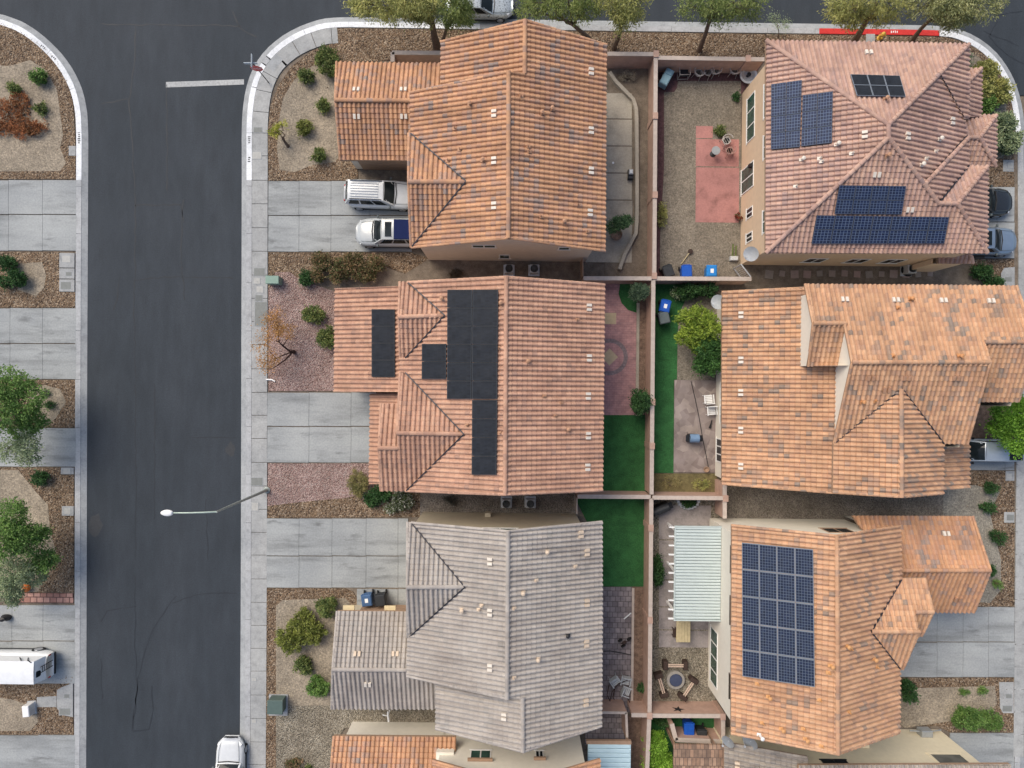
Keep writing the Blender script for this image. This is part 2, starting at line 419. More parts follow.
# ------------------------------------------------------------------ roofs
class Pl:
    """roof plane falling towards W/E/N/S, eave pixel e at height ze, ridge pixel r at height zr"""
    def __init__(s, d, e, ze, r, zr):
        E = P(e[0], e[1], ze); R_ = P(r[0], r[1], zr)
        s.d = d
        run = abs((R_.x - E.x) if d in 'WE' else (R_.y - E.y))
        m = (zr - ze) / run
        s.a = {'W': m, 'E': -m}.get(d, 0.0); s.b = {'S': m, 'N': -m}.get(d, 0.0)
        s.c = ze - s.a * E.x - s.b * E.y
        g = math.hypot(s.a, s.b)
        s.n = Vector((-s.a, -s.b, 1)).normalized()
        s.R = Vector((s.a, s.b, g * g)).normalized()
        s.S = s.R.cross(s.n)
        s.O = E - s.S * E.dot(s.S)
    def at(s, px, py, off=0.0):
        u, v = uv_dir(px, py)
        c = s.c + off * math.sqrt(1 + s.a**2 + s.b**2)
        t = (H - c) / (1 + s.a * u + s.b * v)
        return Vector((u * t, v * t, H - t))
    def z(s, px, py): return s.at(px, py).z
    def loc(s, p): q = p - s.O; return q.dot(s.S), q.dot(s.R)
    def wor(s, a, r, h=0): return s.O + s.S * a + s.R * r + s.n * h

DS = (-.5, -.36, -.31, -.2, -.07, .07, .2, .31, .36)
def barrel(d):
    w = .345
    return .092 * math.sqrt(max(0, 1 - (d / w) ** 2)) if abs(d) < w else 0.0

def tile_poly(mb, uvs, pl, pix, org):
    pts = [pl.loc(pl.at(*p)) for p in pix]
    ar = sum(pts[i][0]*pts[(i+1)%len(pts)][1]-pts[(i+1)%len(pts)][0]*pts[i][1] for i in range(len(pts)))
    if ar < 0: pts = pts[::-1]
    n = len(pts)
    edges = []
    for i in range(n):
        a, b = pts[i], pts[(i+1) % n]
        ex, ey = b[0]-a[0], b[1]-a[1]; L = math.hypot(ex, ey)
        if L < 1e-5: continue
        edges.append((a, (ey/L, -ex/L)))
    def out(x, y): return [((x-a[0])*o[0]+(y-a[1])*o[1]) for a, o in edges]
    s0, s1 = min(p[0] for p in pts), max(p[0] for p in pts)
    r0, r1 = min(p[1] for p in pts), max(p[1] for p in pts)
    bm = bmesh.new(); cache = {}
    def V(i, j, di, dj):
        k = (i, j, di, dj)
        if k not in cache:
            x = (i + DS[di]) * TW if di < len(DS) else (i + 1 + DS[0]) * TW
            cache[k] = bm.verts.new((x, j * TC + (0, TC - .045, TC - .010)[dj], 0))
        return cache[k]
    def VV(i, j, di, dj):
        if di == len(DS): i, di = i + 1, 0
        return V(i, j, di, dj)
    for i in range(int(math.floor(s0/TW+.5))-1, int(math.floor(s1/TW+.5))+2):
        for j in range(int(math.floor(r0/TC))-1, int(math.floor(r1/TC))+2):
            x0, x1 = (i-.5)*TW, (i+.5)*TW; y0, y1 = j*TC, (j+1)*TC
            cs = [out(x0,y0), out(x1,y0), out(x1,y1), out(x0,y1)]
            if any(all(c[k] > 0 for c in cs) for k in range(len(edges))): continue
            for d in range(len(DS)):
                bm.faces.new((VV(i,j,d,0), VV(i,j,d+1,0), VV(i,j,d+1,1), VV(i,j,d,1)))
                bm.faces.new((VV(i,j,d,1), VV(i,j,d+1,1), VV(i,j,d+1,2), VV(i,j,d,2)))
                bm.faces.new((VV(i,j,d,2), VV(i,j,d+1,2), VV(i,j+1,d+1,0), VV(i,j+1,d,0)))
    for a, o in edges:
        g = bm.verts[:] + bm.edges[:] + bm.faces[:]
        bmesh.ops.bisect_plane(bm, geom=g, dist=1e-5, plane_co=(a[0],a[1],0), plane_no=(o[0],o[1],0), clear_outer=True)
    bm.verts.index_update()
    base = len(mb.v)
    for v in bm.verts:
        x, y = v.co.x, v.co.y
        k = math.floor(x/TW+.5); d = x/TW - k
        fr = (y/TC + 1e-4) % 1.0; j = math.floor(y/TC + 1e-4)
        q = math.sin(k*12.9898 + j*78.233 + pl.c*3.1)*43758.5453; q -= math.floor(q)
        h = barrel(d)*(.88+.24*q) + .034*(1-fr) - (.024 if fr > .9 else 0) + .012*mnoise.noise((x*.5, y*.5, pl.c))
        w = pl.wor(x, y, h)
        mb.v.append((w.x, w.y, w.z)); uvs.append((x, y))
    for f in bm.faces: mb.f.append(tuple(v.index + base for v in f.verts))
    bm.free()

def cap_run(mb, uvs, a, b, rad=.125, lift=.055, seed=0, unit=.36):
    d = b - a; L = d.length; d = d / L
    e = d.cross(Vector((0,0,1))).normalized(); up = e.cross(d).normalized()
    n = max(1, round(L/unit)); seg = 6
    for k in range(n):
        p0 = a + d*(L*k/n - .02); p1 = a + d*(L*(k+1)/n + .02)
        base = len(mb.v)
        for (p, r, lf) in ((p0, rad, lift+.018), (p1, rad*.88, lift-.004)):
            for q in range(seg+1):
                t = math.radians(-105 + 210*q/seg)
                w = p + up*(lf + r*math.cos(t)*.8) + e*(r*math.sin(t))
                mb.v.append((w.x,w.y,w.z)); uvs.append((TW*(k*3+seed*17), -TC*(40+seed*5)+.1))
        for q in range(seg): mb.f.append((base+q, base+q+1, base+seg+2+q, base+seg+1+q))
        mb.f.append(tuple(base+q for q in range(seg,-1,-1)))

class House:
    def __init__(s, name, label, px, py):
        s.o = P(px, py, 0); s.root = thing(name, label, 'house', s.o)
    def roof(s, name, mat, planes, ridges=(), rakes=(), valleys=(), label=None):
        mb = MB(); uvs = []
        for pl, polys in planes:
            for p in polys: tile_poly(mb, uvs, pl, p, s.o)
        mb.uv = uvs
        r = mb.build(name, mat, s.root, s.o, label=label)
        k = 0
        for lst, nm, rd, lf, un in ((ridges,'ridge_cap',.13,.05,.36),(rakes,'rake_tile',.085,.03,.34)):
            for pl, a, b in lst:
                k += 1; m2 = MB(); u2 = []
                cap_run(m2, u2, pl.at(*a), pl.at(*b), rd, lf, k, un); m2.uv = u2; m2.build(nm, mat, r, s.o)
        if valleys:
            for pl, a, b in valleys:
                m3 = MB(); A, B = pl.at(*a), pl.at(*b); d = (B-A).normalized(); e = d.cross(Vector((0,0,1))).normalized()*.032
                up = Vector((0,0,.135))
                m3.add([A-e+up, A+e+up, B+e+up, B-e+up, A-e, A+e, B+e, B-e], [(0,1,2,3),(0,4,5,1),(1,5,6,2),(2,6,7,3),(3,7,4,0)])
                m3.build('valley_flashing', M['valley'], r, s.o)
        m4 = MB()
        for pl, polys in planes:
            for p in polys:
                q = [pl.at(*x) for x in p]; n = len(q)
                m4.add([w - Vector((0,0,.03)) for w in q] + [w - Vector((0,0,.19)) for w in q],
                       [tuple(range(n)), tuple(range(2*n-1,n-1,-1))] + [(i,(i+1)%n,(i+1)%n+n,i+n) for i in range(n)])
        m4.build('fascia', M['fascia'], r, s.o)
        return r
    def walls(s, mat, lines, name='wall'):
        mb = MB()
        for ln in lines:
            for (a, b) in zip(ln[:-1], ln[1:]):
                mb.add([(a[0],a[1],0),(b[0],b[1],0),(b[0],b[1],b[2]),(a[0],a[1],a[2])], [(0,1,2,3)])
        return mb.build(name, mat, s.root, s.o)
    def window(s, ax, c, a0, a1, z0, z1, n=2, out=1, name='window', fm=None, pw=.07, glass=None, along=True):
        fm = fm or M['frame']
        mb = MB(); gl = MB()
        def bx(m, u0,u1,w0,w1,d0,d1):
            lo, hi = sorted((c+out*d0, c+out*d1))
            if ax == 'X': m.box(lo,hi,u0,u1,w0,w1)
            else: m.box(u0,u1,lo,hi,w0,w1)
        bx(mb,a0,a1,z0,z0+pw,.002,.035); bx(mb,a0,a1,z1-pw,z1,.002,.035)
        xs = [a0+(a1-a0)*i/n for i in range(n+1)]
        for i,x in enumerate(xs):
            l = x - (0 if i==0 else pw/2 if i<n else pw); bx(mb,l,l+pw,z0+pw,z1-pw,.002,.033)
        for i in range(n):
            bx(gl, xs[i]+pw*.6, xs[i+1]-pw*.6, z0+pw*.8, z1-pw*.8, -.02, .02)
        bx(mb,a0-.06,a1+.06,z0-.07,z0-.002,.002,.045)
        w = mb.build(name, fm, s.root, s.o)
        gl.build('pane', glass or M['glass'], w, s.o)
        return w
    def frame_box(s, mb, pl, px, py, ds0, ds1, dr0, dr1, h0, h1):
        a, r = pl.loc(pl.at(px, py))
        vs = [pl.wor(a+x, r+y, h) for h in (h0,h1) for x,y in ((ds0,dr0),(ds1,dr0),(ds1,dr1),(ds0,dr1))]
        mb.add(vs, [(3,2,1,0),(4,5,6,7),(0,1,5,4),(1,2,6,5),(2,3,7,6),(3,0,4,7)])
    def vents(s, roof, pl, pts, mat=None):
        for px, py in pts:
            mb = MB()
            for q in (-1, 1):
                s.frame_box(mb, pl, px, py, q*.125-.075, q*.125+.075, -.16, .12, .05, .165)
            mb.build('roof_vent', mat or M['ventw'], roof, s.o)
    def pipes(s, roof, pl, pts, mat=None, hgt=.32):
        for k, (px, py) in enumerate(pts):
            p = pl.at(px, py); mb = MB()
            r = .04 + .025*(k % 3 == 0)
            mb.lathe([(r,-.02),(r,hgt),(r*.7,hgt),(r*.7,hgt-.05)], (p.x,p.y,p.z), 10)
            s.frame_box(mb, pl, px, py, -.09,.09,-.10,.12,.06,.112)
            if k % 3 == 0: mb.lathe([(r*1.7,hgt+.02),(r*1.7,hgt+.07),(0,hgt+.12)], (p.x,p.y,p.z), 10)
            mb.build('vent_pipe', mat or M['pipe'], roof, s.o)
    def panels(s, pl, c00, c10, c11, c01, nx, ny, mat, fmat, parent=None):
        """corners px: left-top, right-top, right-bottom, left-bottom"""
        h = .20
        q = [pl.at(p[0], p[1], h) for p in (c00, c10, c11, c01)]
        def at(u, v): return (q[0]*(1-u)+q[1]*u)*(1-v) + (q[3]*(1-u)+q[2]*u)*v
        n = pl.n
        for i in range(nx):
            for j in range(ny):
                g = .035 / nx; gy = .035 / ny
                u0, u1 = (i)/nx + g*.3, (i+1)/nx - g*.3; v0, v1 = j/ny + gy*.3, (j+1)/ny - gy*.3
                c = [at(u0,v0), at(u1,v0), at(u1,v1), at(u0,v1)]
                mb = MB(); mb.add(c + [x - n*.045 for x in c], [(0,1,2,3),(7,6,5,4),(0,4,5,1),(1,5,6,2),(2,6,7,3),(3,7,4,0)])
                o = mb.build('solar_panel', fmat, parent or s.root, s.o)
                du, dv = (u1-u0)*.03, (v1-v0)*.025
                d = [at(u0+du,v0+dv), at(u1-du,v0+dv), at(u1-du,v1-dv), at(u0+du,v1-dv)]
                m2 = MB(); m2.add([x + n*.004 for x in d], [(0,1,2,3)]); m2.uv = [(0,1),(1,1),(1,0),(0,0)]
                m2.build('cell_sheet', mat, o, s.o)

def dish(parent, origin, p, az, mat, r=.42):
    """satellite dish: shallow bowl facing az, on an arm"""
    mb = MB()
    d = Vector((math.cos(az)*.8, math.sin(az)*.8, .62)).normalized()
    e1 = d.cross(Vector((0,0,1))).normalized(); e2 = e1.cross(d)
    c = Vector(p)
    vs = [c - d*.10]; seg = 18
    for q, dep in ((.5,-.075),(1.0,0)):
        for k in range(seg):
            t = 2*math.pi*k/seg; vs.append(c + d*dep + (e1*math.cos(t)*.9 + e2*math.sin(t))*r*q)
    fs = [(0, 1+(k+1)%seg, 1+k) for k in range(seg)] + [(1+k,1+(k+1)%seg,1+seg+(k+1)%seg,1+seg+k) for k in range(seg)]
    mb.add(vs, fs)
    o = mb.build('satellite_dish', mat, parent, origin, smooth=True)
    m2 = MB(); m2.tube([c - e2*r*.9, c + d*.42 - e2*.1], .022, 6); m2.box(*sum([[x-.05,x+.05] for x in (c+d*.42-e2*.1)],[]))
    m2.build('feed_arm', M['lightgrey'], o, origin)
    m2 = MB(); m2.tube([c - d*.09, c - d*.35 - Vector((0,0,.35))], .03, 6); m2.build('mount', M['lightgrey'], o, origin)
    return o
# ================================================================== HOUSES
# ---- terracotta blend house at the corner (top left)
h = House('house', 'terracotta blend tiled house at the rounded street corner with two white SUVs in its driveway', 500, 150)
W = Pl('W',(410,150),5.6,(508,150),7.6); E = Pl('E',(606,150),5.6,(508,150),7.6)
WN = Pl('W',(441,60),5.6,(524.5,50),7.28)
CN = Pl('N',(409,134),5.6,(430,181.7),6.72); CS = Pl('S',(411,247.5),5.6,(430,182),6.72)
r = h.roof('roof', M['t_h1'], [
  (W, [[(410,93),(508.5,72),(508.5,181.5),(466,181.5),(411,134)], [(466,181.5),(508.5,181.5),(508.3,238),(412,247.5)]]),
  (WN,[[(441,42),(525,20.3),(524.5,74),(441,92)]]),
  (E, [[(525,20.3),(606.3,45),(606,73),(524.5,73)], [(508.5,73),(606,73),(605,251),(508.3,238)]]),
  (CN,[[(408.7,134),(411,134),(466,181.7),(408.2,182)]]),
  (CS,[[(408.2,182),(466,181.7),(412,247.5),(410.5,247.5)]])],
  ridges=[(W,(508.6,72),(508.3,238)),(E,(525,20.5),(524.6,74)),(CN,(408.4,182),(466,182))],
  rakes=[(W,(410.5,93),(508,72)),(W,(412,247.5),(508,238.2)),(E,(508.3,238),(605,251)),(E,(606,45.2),(525,20.6)),(WN,(441,42.2),(525,20.6)),(CN,(408.8,134),(408.6,182)),(CS,(408.6,182),(411,247))],
  valleys=[(W,(411,134),(466,181.5)),(W,(466,182),(412,247))])
h.vents(r, W, [(495,114),(495,161),(495,206)]); h.vents(r, E, [(590,72),(590,131),(590,171),(589,213)])
h.pipes(r, W, [(470,105),(455,129),(460,150),(483,161),(448,161)]); h.pipes(r, E, [(542,114),(521,97),(528,147),(552,110),(578,205),(587,232),(564,222),(529,152),(541,217)])
GN = Pl('N',(390,63),3.0,(370,100),4.15); GS = Pl('S',(375,160),3.0,(370,100),4.15)
r = h.roof('garage_roof', M['t_h1'], [(GN,[[(336.5,62.5),(443,64),(443,101),(335,100)]]),(GS,[[(335,100),(425,101),(425,160.5),(340,160)]])],
  ridges=[(GN,(335.3,100.3),(412,101))], rakes=[(GN,(336.8,62.8),(335.5,100)),(GS,(335.5,100.3),(340.4,160))])
h.vents(r, GN, [(356.5,91),(403.5,91)]); h.vents(r, GS, [(357,116),(404,116)])
h.walls(M['st_h1'], [
 [(-5.45,7.93,5.45),(-.2,7.93,7.4),(4.65,7.93,5.45),(4.65,18.9,5.45),(.72,18.9,7.1),(-3.6,18.9,5.45),(-3.6,15.9,5.45)],
 [(-3.6,15.9,6.2),(-5.45,15.9,5.45),(-5.45,7.93,5.45)], [(-5.45,15.9,5.5),(-.2,15.9,7.4),(1.2,15.9,6.9)],
 [(-5.5,13.75,2.95),(-10.15,13.75,2.95),(-10.15,16.55,4.0),(-10.15,19.05,2.95),(-3.6,19.05,2.95)]])
mb = MB()
for i in range(4): mb.box(-9.7,-6.0,13.69,13.735,.05+i*.55,.57+i*.55)
mb.build('garage_door', M['fascia'], h.root, h.o)
h.window('Y',7.93,-2.4,-1.0,4.3,5.0,2,-1); h.window('Y',7.93,2.6,3.3,3.9,4.6,1,-1); h.window('Y',7.93,-.9,-.2,.9,2.1,1,-1)

# ---- salmon house with the black solar array
h = House('house', 'salmon tiled house with an all-black solar array over its ridge and garage', 480, 385)
W = Pl('W',(400,365),5.45,(505.5,385),7.7); E = Pl('E',(603.3,385),5.6,(505.5,385),7.7)
C1N = Pl('N',(404,282.3),5.45,(420,316.5),6.25); C1S = Pl('S',(403,357.8),5.45,(420,316.5),6.25)
C2N = Pl('N',(402,372),5.45,(420,433),6.7); C2S = Pl('S',(440,491),5.45,(420,433),6.7); C3N = Pl('N',(390,404),5.45,(388,448),C2S.z(388,448))
r = h.roof('roof', M['t_b'], [
 (W,[[(408,282.3),(506.3,277),(505.9,315.3),(445,315.3)],[(445,315.3),(505.9,315.3),(505.4,434),(464,434),(405,372.5),(405.5,357.5)],
     [(399.5,357.5),(405.5,357.5),(405,372.5),(399.5,372.5)],[(464,434),(505.4,434),(505,494.7),(406,491)]]),
 (E,[[(506.3,277),(604.5,284.5),(602.3,490.5),(505,494.7)]]),
 (C1N,[[(399.8,282.2),(408,282.3),(445,315.5),(398.6,316.8)]]),(C1S,[[(398.6,316.8),(445,315.5),(405.5,357.8),(400,357.5)]]),
 (C2N,[[(400,372),(405,372),(464,433.8),(397,433)]]),(C3N,[[(381,404),(398.5,404),(398.3,448),(378.5,448)]]),
 (C2S,[[(397,433),(464,434),(406,491),(397,491)],[(378.5,448),(397,448),(397,491),(380.5,490.5)]])],
 ridges=[(W,(506.3,277),(505,494.7)),(C1N,(398.8,317),(444,315.5)),(C2N,(397.2,433),(463,434)),(C3N,(378.8,448),(398,448))],
 rakes=[(W,(408,282.4),(506,277.2)),(E,(506.3,277.2),(604.3,284.7)),(E,(505,494.4),(602.3,490.2)),(W,(406,490.7),(505,494.4)),(C1N,(400,282.4),(399,317)),(C1S,(399,317),(400.3,357.5)),(C2N,(400.3,372.3),(397.4,433)),(C3N,(381.3,404.2),(379,448)),(C2S,(379,448),(381,490.4))],
 valleys=[(W,(408.5,283),(445,315.5)),(W,(445,315.5),(405.5,358)),(W,(405.5,372.5),(464,434)),(W,(464,434),(406.5,490.5))])
h.vents(r, E, [(588,307.5),(588,358),(587,396),(587,435.5),(586.5,467)])
h.pipes(r, E, [(528,361),(544,396),(555,415),(568,429),(577,320),(561,403)]); h.pipes(r, W, [(442,299),(467,425),(500,433),(501,303),(499,348)])
r = h.roof('garage_roof', M['t_b'], [(Pl('W',(335,335),3.0,(398,335),4.35),[[(335,288.5),(405,286),(405,392),(334,391.7)]]),
  (Pl('W',(370,440),3.0,(398,440),3.7),[[(370.5,393.5),(402,393.5),(402,484),(369,484)]])])
B1 = Pl('W',(335,335),3.0,(398,335),4.35)
h.panels(B1,(371.3,309),(394.8,309.2),(394.8,377),(371.3,377),1,4,M['pvblack'],M['pvframeb'])
h.panels(W,(447,289.5),(498.2,289.5),(497.3,399),(446.6,399),2,6,M['pvblack'],M['pvframeb'])
h.panels(W,(421.6,343.7),(446.2,343.7),(446,379),(421.4,379),1,2,M['pvblack'],M['pvframeb'])
h.panels(W,(471.8,399.8),(497.3,399.8),(496.5,475),(471.3,475),1,4,M['pvblack'],M['pvframeb'])
h.walls(M['st_b'], [
 [(-5.9,5.3,4.4),(-10.2,5.3,2.95),(-10.2,-.15,2.95),(-8.15,-.15,2.95),(-8.15,-5.6,2.95),(-6.9,-5.62,3.2)],
 [(-5.95,5.28,5.4),(-.3,5.28,7.5),(4.75,5.28,5.5),(4.75,-5.62,5.5),(-.3,-5.62,7.5),(-5.9,-5.62,5.4),(-7.05,-5.62,5.4),(-7.05,-3.5,6.25),(-7.05,-1.35,5.4),(-6.1,-1.35,5.4)],
 [(-6.1,-1.35,5.9),(-6.1,-2.68,6.5)],[(-6.1,-1.35,5.9),(-6.1,.5,5.4),(-6.1,1.7,5.4),(-6.1,3.55,6.1),(-6.1,5.28,5.4)]])
mb = MB()
for i in range(4): mb.box(-8.21,-8.165,-5.2,-.6,.05+i*.55,.57+i*.55)
mb.build('garage_door', M['frame'], h.root, h.o)
h.window('X',4.75,-3.6,-1.6,3.7,4.9,2,1); h.window('X',4.75,1.4,3.4,3.7,4.9,2,1); h.window('X',4.75,-1.2,1.2,.1,2.1,2,1)
h.window('X',-6.1,2.8,4.3,3.7,4.9,2,-1)

# ---- grey tiled house
h = House('house', 'grey tiled house with khaki walls and two bins beside its front garage wing', 480, 620)
W = Pl('W',(407,600),5.5,(507,600),7.6); E = Pl('E',(602,620),5.5,(507,620),7.6); WS = Pl('W',(436,707),5.5,(522.5,725),7.25)
CN = Pl('N',(410,522),5.5,(440,586.8),6.68); CS = Pl('S',(411,636),5.5,(440,586.8),6.68)
r = h.roof('roof', M['t_grey'], [
 (W,[[(412,522.5),(508,531),(507.6,586.5),(465,586.5)],[(465,586.5),(507.6,586.5),(507,698.5),(407,676),(408,637)]]),
 (E,[[(508,531),(602,521.5),(602,698),(507,698)],[(522.5,698),(602,698),(601.5,726),(523,751.5)]]),
 (WS,[[(436,679),(522.6,695),(523,751.5),(436,728.5)]]),
 (CN,[[(407.5,522),(412,522.5),(465,586.6),(407,587)]]),(CS,[[(407,587),(465,586.6),(409.5,636),(407.5,637)]])],
 ridges=[(W,(508,531),(507,698.5)),(E,(522.6,697),(523,751.5)),(CN,(407.3,587),(464.5,586.7))],
 rakes=[(W,(412,522.7),(508,531.2)),(E,(508,531.2),(601.7,521.8)),(W,(407.3,675.8),(507,698.3)),(WS,(436.3,728.2),(523,751.2)),(E,(523,751.2),(601.3,725.7)),(CN,(407.8,522.3),(407.3,587)),(CS,(407.3,587),(407.8,637))],
 valleys=[(W,(412,523),(465,586.6)),(W,(465,586.6),(410,636))])
pale = m_plain('ochre vent tile', (.62,.50,.38), .7)
h.vents(r, W, [(491,561),(491,667),(491,612)]); h.vents(r, E, [(586,602.5),(585.5,643),(585,702),(580,534),(586,552)], pale); h.vents(r, WS, [(505,716)])
h.pipes(r, E, [(547,551),(575,566),(536,580),(538,658),(514,608),(514,677),(523,592)], pale); h.pipes(r, W, [(462,609),(479,609),(482,605)], pale); h.pipes(r, E, [(567.5,635)], M['black'], .2)
GN = Pl('N',(370,611),3.0,(370,669),4.12); GS = Pl('S',(380,708.5),3.0,(370,669),4.12)
r = h.roof('garage_roof', M['t_grey'], [(GN,[[(337,611),(417,611.5),(417,669.7),(332.3,669)]]),(GS,[[(332.3,669),(440,670.3),(440,708.5),(331.3,708.5)]])],
  ridges=[(GN,(332.6,669.2),(410,669.7))], rakes=[(GN,(337.3,611.3),(332.8,669)),(GS,(332.8,669.2),(331.8,708.3))])
h.vents(r, GN, [(357.5,654),(395.5,654)], pale); h.vents(r, GS, [(368,683)])
h.walls(M['st_grey'], [
 [(-5.65,-8.3,5.4),(-.27,-8.3,7.42),(4.2,-8.3,5.6),(4.2,-19.0,5.6),(.6,-19.0,7.1),(-3.95,-19.0,5.4),(-3.95,-16.1,5.4)],
 [(-.27,-16.1,7.4),(-5.65,-16.1,5.4),(-5.65,-14.1,5.4),(-5.65,-11.1,6.5),(-5.65,-8.3,5.4)],
 [(-5.65,-14.35,2.95),(-10.1,-14.35,2.95),(-10.1,-16.6,4.0),(-10.1,-19.1,2.95),(-3.95,-19.1,2.95)]])
mb = MB()
for i in range(4): mb.box(-9.4,-6.4,-14.33,-14.28,.05+i*.55,.57+i*.55)
mb.build('garage_door', M['fascia'], h.root, h.o)
pier = m_plain('yellow stucco pier', (.66,.55,.34), .9)
for px in (353.5, 393.5):
    p = P(px, 609, 1.3); mb = MB(); mb.box(p.x-.28,p.x+.28,-14.3,-13.62,2.25,2.45); mb.box(p.x-.34,p.x+.34,-14.3,-13.55,2.445,2.6); mb.build('garage_pier', pier, h.root, h.o)
h.window('Y',-8.3,-1.6,.4,4.8,5.5,2,1)
mb = MB(); mb.box(-1.6,-1.25,-8.295,-8.05,.9,1.5); mb.build('meter_box', M['st_grey'], h.root, h.o)

# ---- house at the bottom left of the frame
h = House('house', 'cream walled house with orange tiles cut off by the bottom edge of the picture', 480, 790)
GN = Pl('N',(395,736),3.0,(395,790),4.2); GS = Pl('S',(395,846),3.0,(395,790),4.2)
h.roof('garage_roof', M['t_h1'], [(GN,[[(333.5,736),(456,737),(456,791),(329,790)]]),(GS,[[(329,790),(456,791),(450,846),(329,846)]])],
   ridges=[(GN,(329.3,790),(450,791))], rakes=[(GN,(334,736.3),(329.5,790))])
W = Pl('W',(432,790),5.5,(516,790),7.4); E = Pl('E',(600,790),5.5,(516,790),7.4)
h.roof('roof', M['t_h1'], [(W,[[(433,760.5),(516,784),(516,1000),(433,960)]]),(E,[[(516,784),(600,759.5),(600,960),(516,1000)]])],
   ridges=[(W,(516,784),(516,1000))], rakes=[(W,(433.3,760.8),(516,784.3)),(E,(516,784.3),(599.6,759.8))])
h.walls(M['st_cream'], [[(-10.05,-25.5,3.3),(-10.05,-21.85,2.95),(-4.0,-21.85,2.95)],
  [(-4.05,-34,5.4),(-4.05,-21.9,5.4),(.2,-21.9,7.2),(4.45,-21.9,5.4),(4.45,-34,5.4)]])
h.window('Y',-21.9,-2.25,-1.0,3.2,4.3,2,1); h.window('Y',-21.9,1.6,2.1,3.2,4.1,2,1,fm=M['frame'],pw=.06,glass=M['carglass'])
for q in ((-2.35,-.9,4.32),(1.5,2.2,4.12)): mb = MB(); mb.box(q[0],q[1],-21.88,-21.72,q[2],q[2]+.13); mb.build('window_hood', M['fascia'], h.root, h.o)
mb = MB(); mb.box(-4.25,-3.2,-22.4,-21.75,3.3,3.75); mb.build('parapet', M['st_cream'], h.root, h.o)
# pale blue patio cover behind it
a = P(588,744,2.6); b = P(631,744,2.6)
mb = MB(); n = 12
for i in range(n):
    y0 = a.y - i*.28; mb.bbox(a.x, b.x, y0-.25, y0, 2.52, 2.62, .03)
mb.box(a.x,b.x,a.y-.28*n,a.y,2.45,2.515)
pc = mb.build('patio_cover', M['bluealum'], h.root, h.o)
mb = MB(); mb.box(a.x-.1,b.x+.02,a.y+.01,a.y+.22,2.42,2.64); mb.build('patio_beam', M['fascia'], h.root, h.o)
for y0 in (a.y-3,a.y-.2): mb = MB(); mb.box(b.x-.15,b.x-.03,y0,y0+.15,0,2.445); mb.build('patio_post', M['fascia'], h.root, h.o)

# ---- pink tan hip roofed house, top right
h = House('house', 'pink tan hip roofed house with blue solar arrays and a tan wall facing its yard', 870, 150)
W = Pl('W',(766,150),5.6,(888,130),8.0); N = Pl('N',(868,42.5),5.6,(888,125),8.0); S = Pl('S',(876,253),5.6,(888,138),8.0); E1 = Pl('E',(963.7,119),5.6,(888,131),8.0)
E0 = Pl('E',(968.8,80),5.6,(938.7,74.5),N.z(938.7,74.5)); E2 = Pl('E',(970,150),5.6,(923,186),S.z(923,186))
SN = Pl('N',(978,166),5.6,(947,203.7),S.z(947,203.7)); SE = Pl('E',(987,210),5.6,(957,203.8),S.z(957,203.8))
r = h.roof('roof', M['t_h5'], [(W,[[(766,40.6),(888,125),(888,138),(765.6,253)]]),(N,[[(766,40.6),(968.8,44.4),(888,125)]]),
 (S,[[(888,138),(938,203.5),(938,253),(765.6,253)],[(938,203.5),(957,203.8),(987,253),(938,253)]]),
 (E1,[[(888,125),(938.7,74.5),(963.7,119),(967,138),(923,186),(888,138)]]),
 (E0,[[(938.7,74.5),(968.8,44.4),(968,119),(963.7,119)]]),(E2,[[(923,186),(968.4,137.8),(968.2,166),(938,203.5)]]),
 (SN,[[(968,166),(987,166.3),(957,203.8),(938,203.5)]]),(SE,[[(957,203.8),(987,166.3),(987,253)]])],
 ridges=[(N,(766.3,40.9),(888,125)),(N,(888,125),(968.5,44.7)),(W,(888,125),(888,138)),(W,(766,252.7),(888,138)),(S,(888,138),(938,203.5)),(S,(938,203.5),(957,203.8)),(SE,(957,203.8),(986.7,252.7)),(SE,(957,203.8),(986.7,166.6)),(E2,(923,186),(968.2,138))],
 valleys=[(E1,(938.7,75),(963.7,119)),(SN,(938,203.5),(968,166)),(E1,(925,181),(966,136))])
h.vents(r, W, [(865,135)]); h.vents(r, N, [(868,54)]); h.vents(r, E1, [(906,136.5),(950.5,121.5)]); h.vents(r, S, [(876,174),(909,209)])
h.pipes(r, N, [(884,100)]); h.pipes(r, S, [(886,156.5)]); h.pipes(r, E1, [(938,140),(934.5,152),(925,159),(920,165.5)], M['ventw']); h.pipes(r, W, [(801,160),(819,159),(821,162),(836,145),(795,187),(851,154)], M['ventw'])
h.panels(W,(771,84),(802,79.7),(800,147),(770.8,149.5),2,4,M['pv5'],M['pvframe5'])
h.panels(W,(802.5,95),(833,91),(832,142.7),(801,146.5),2,3,M['pv5'],M['pvframe5'])
h.panels(N,(850.5,74),(900,75.5),(906,96.3),(857,95.5),3,2,M['pvblack'],M['pvframe'])
h.panels(S,(839.4,185.2),(906.4,186),(902,214.5),(834.4,214),4,2,M['pv5'],M['pvframe5'])
h.panels(S,(816.7,215.2),(949.6,217),(944.5,243.6),(811.3,243.8),7,2,M['pv5'],M['pvframe5'])
EL = Pl('E',(981,90),3.0,(969,90),3.45); NL = Pl('N',(975,69),3.0,(969,81.5),3.43)
PN = Pl('N',(985,115.3),3.0,(974,137.7),3.65); PS = Pl('S',(985,166),3.0,(974,137.7),3.65); PE = Pl('E',(996,140),3.0,(979,137.7),3.65)
SPc = Pl('S',(955,263.5),3.0,(955,250),3.3)
h.roof('porch_roof', M['t_h5'], [(EL,[[(966,84),(981,68.3),(981,117),(966,117)]]),(NL,[[(966,69),(981,68.3),(966,84)]])], ridges=[(EL,(966,84),(980.7,68.6))])
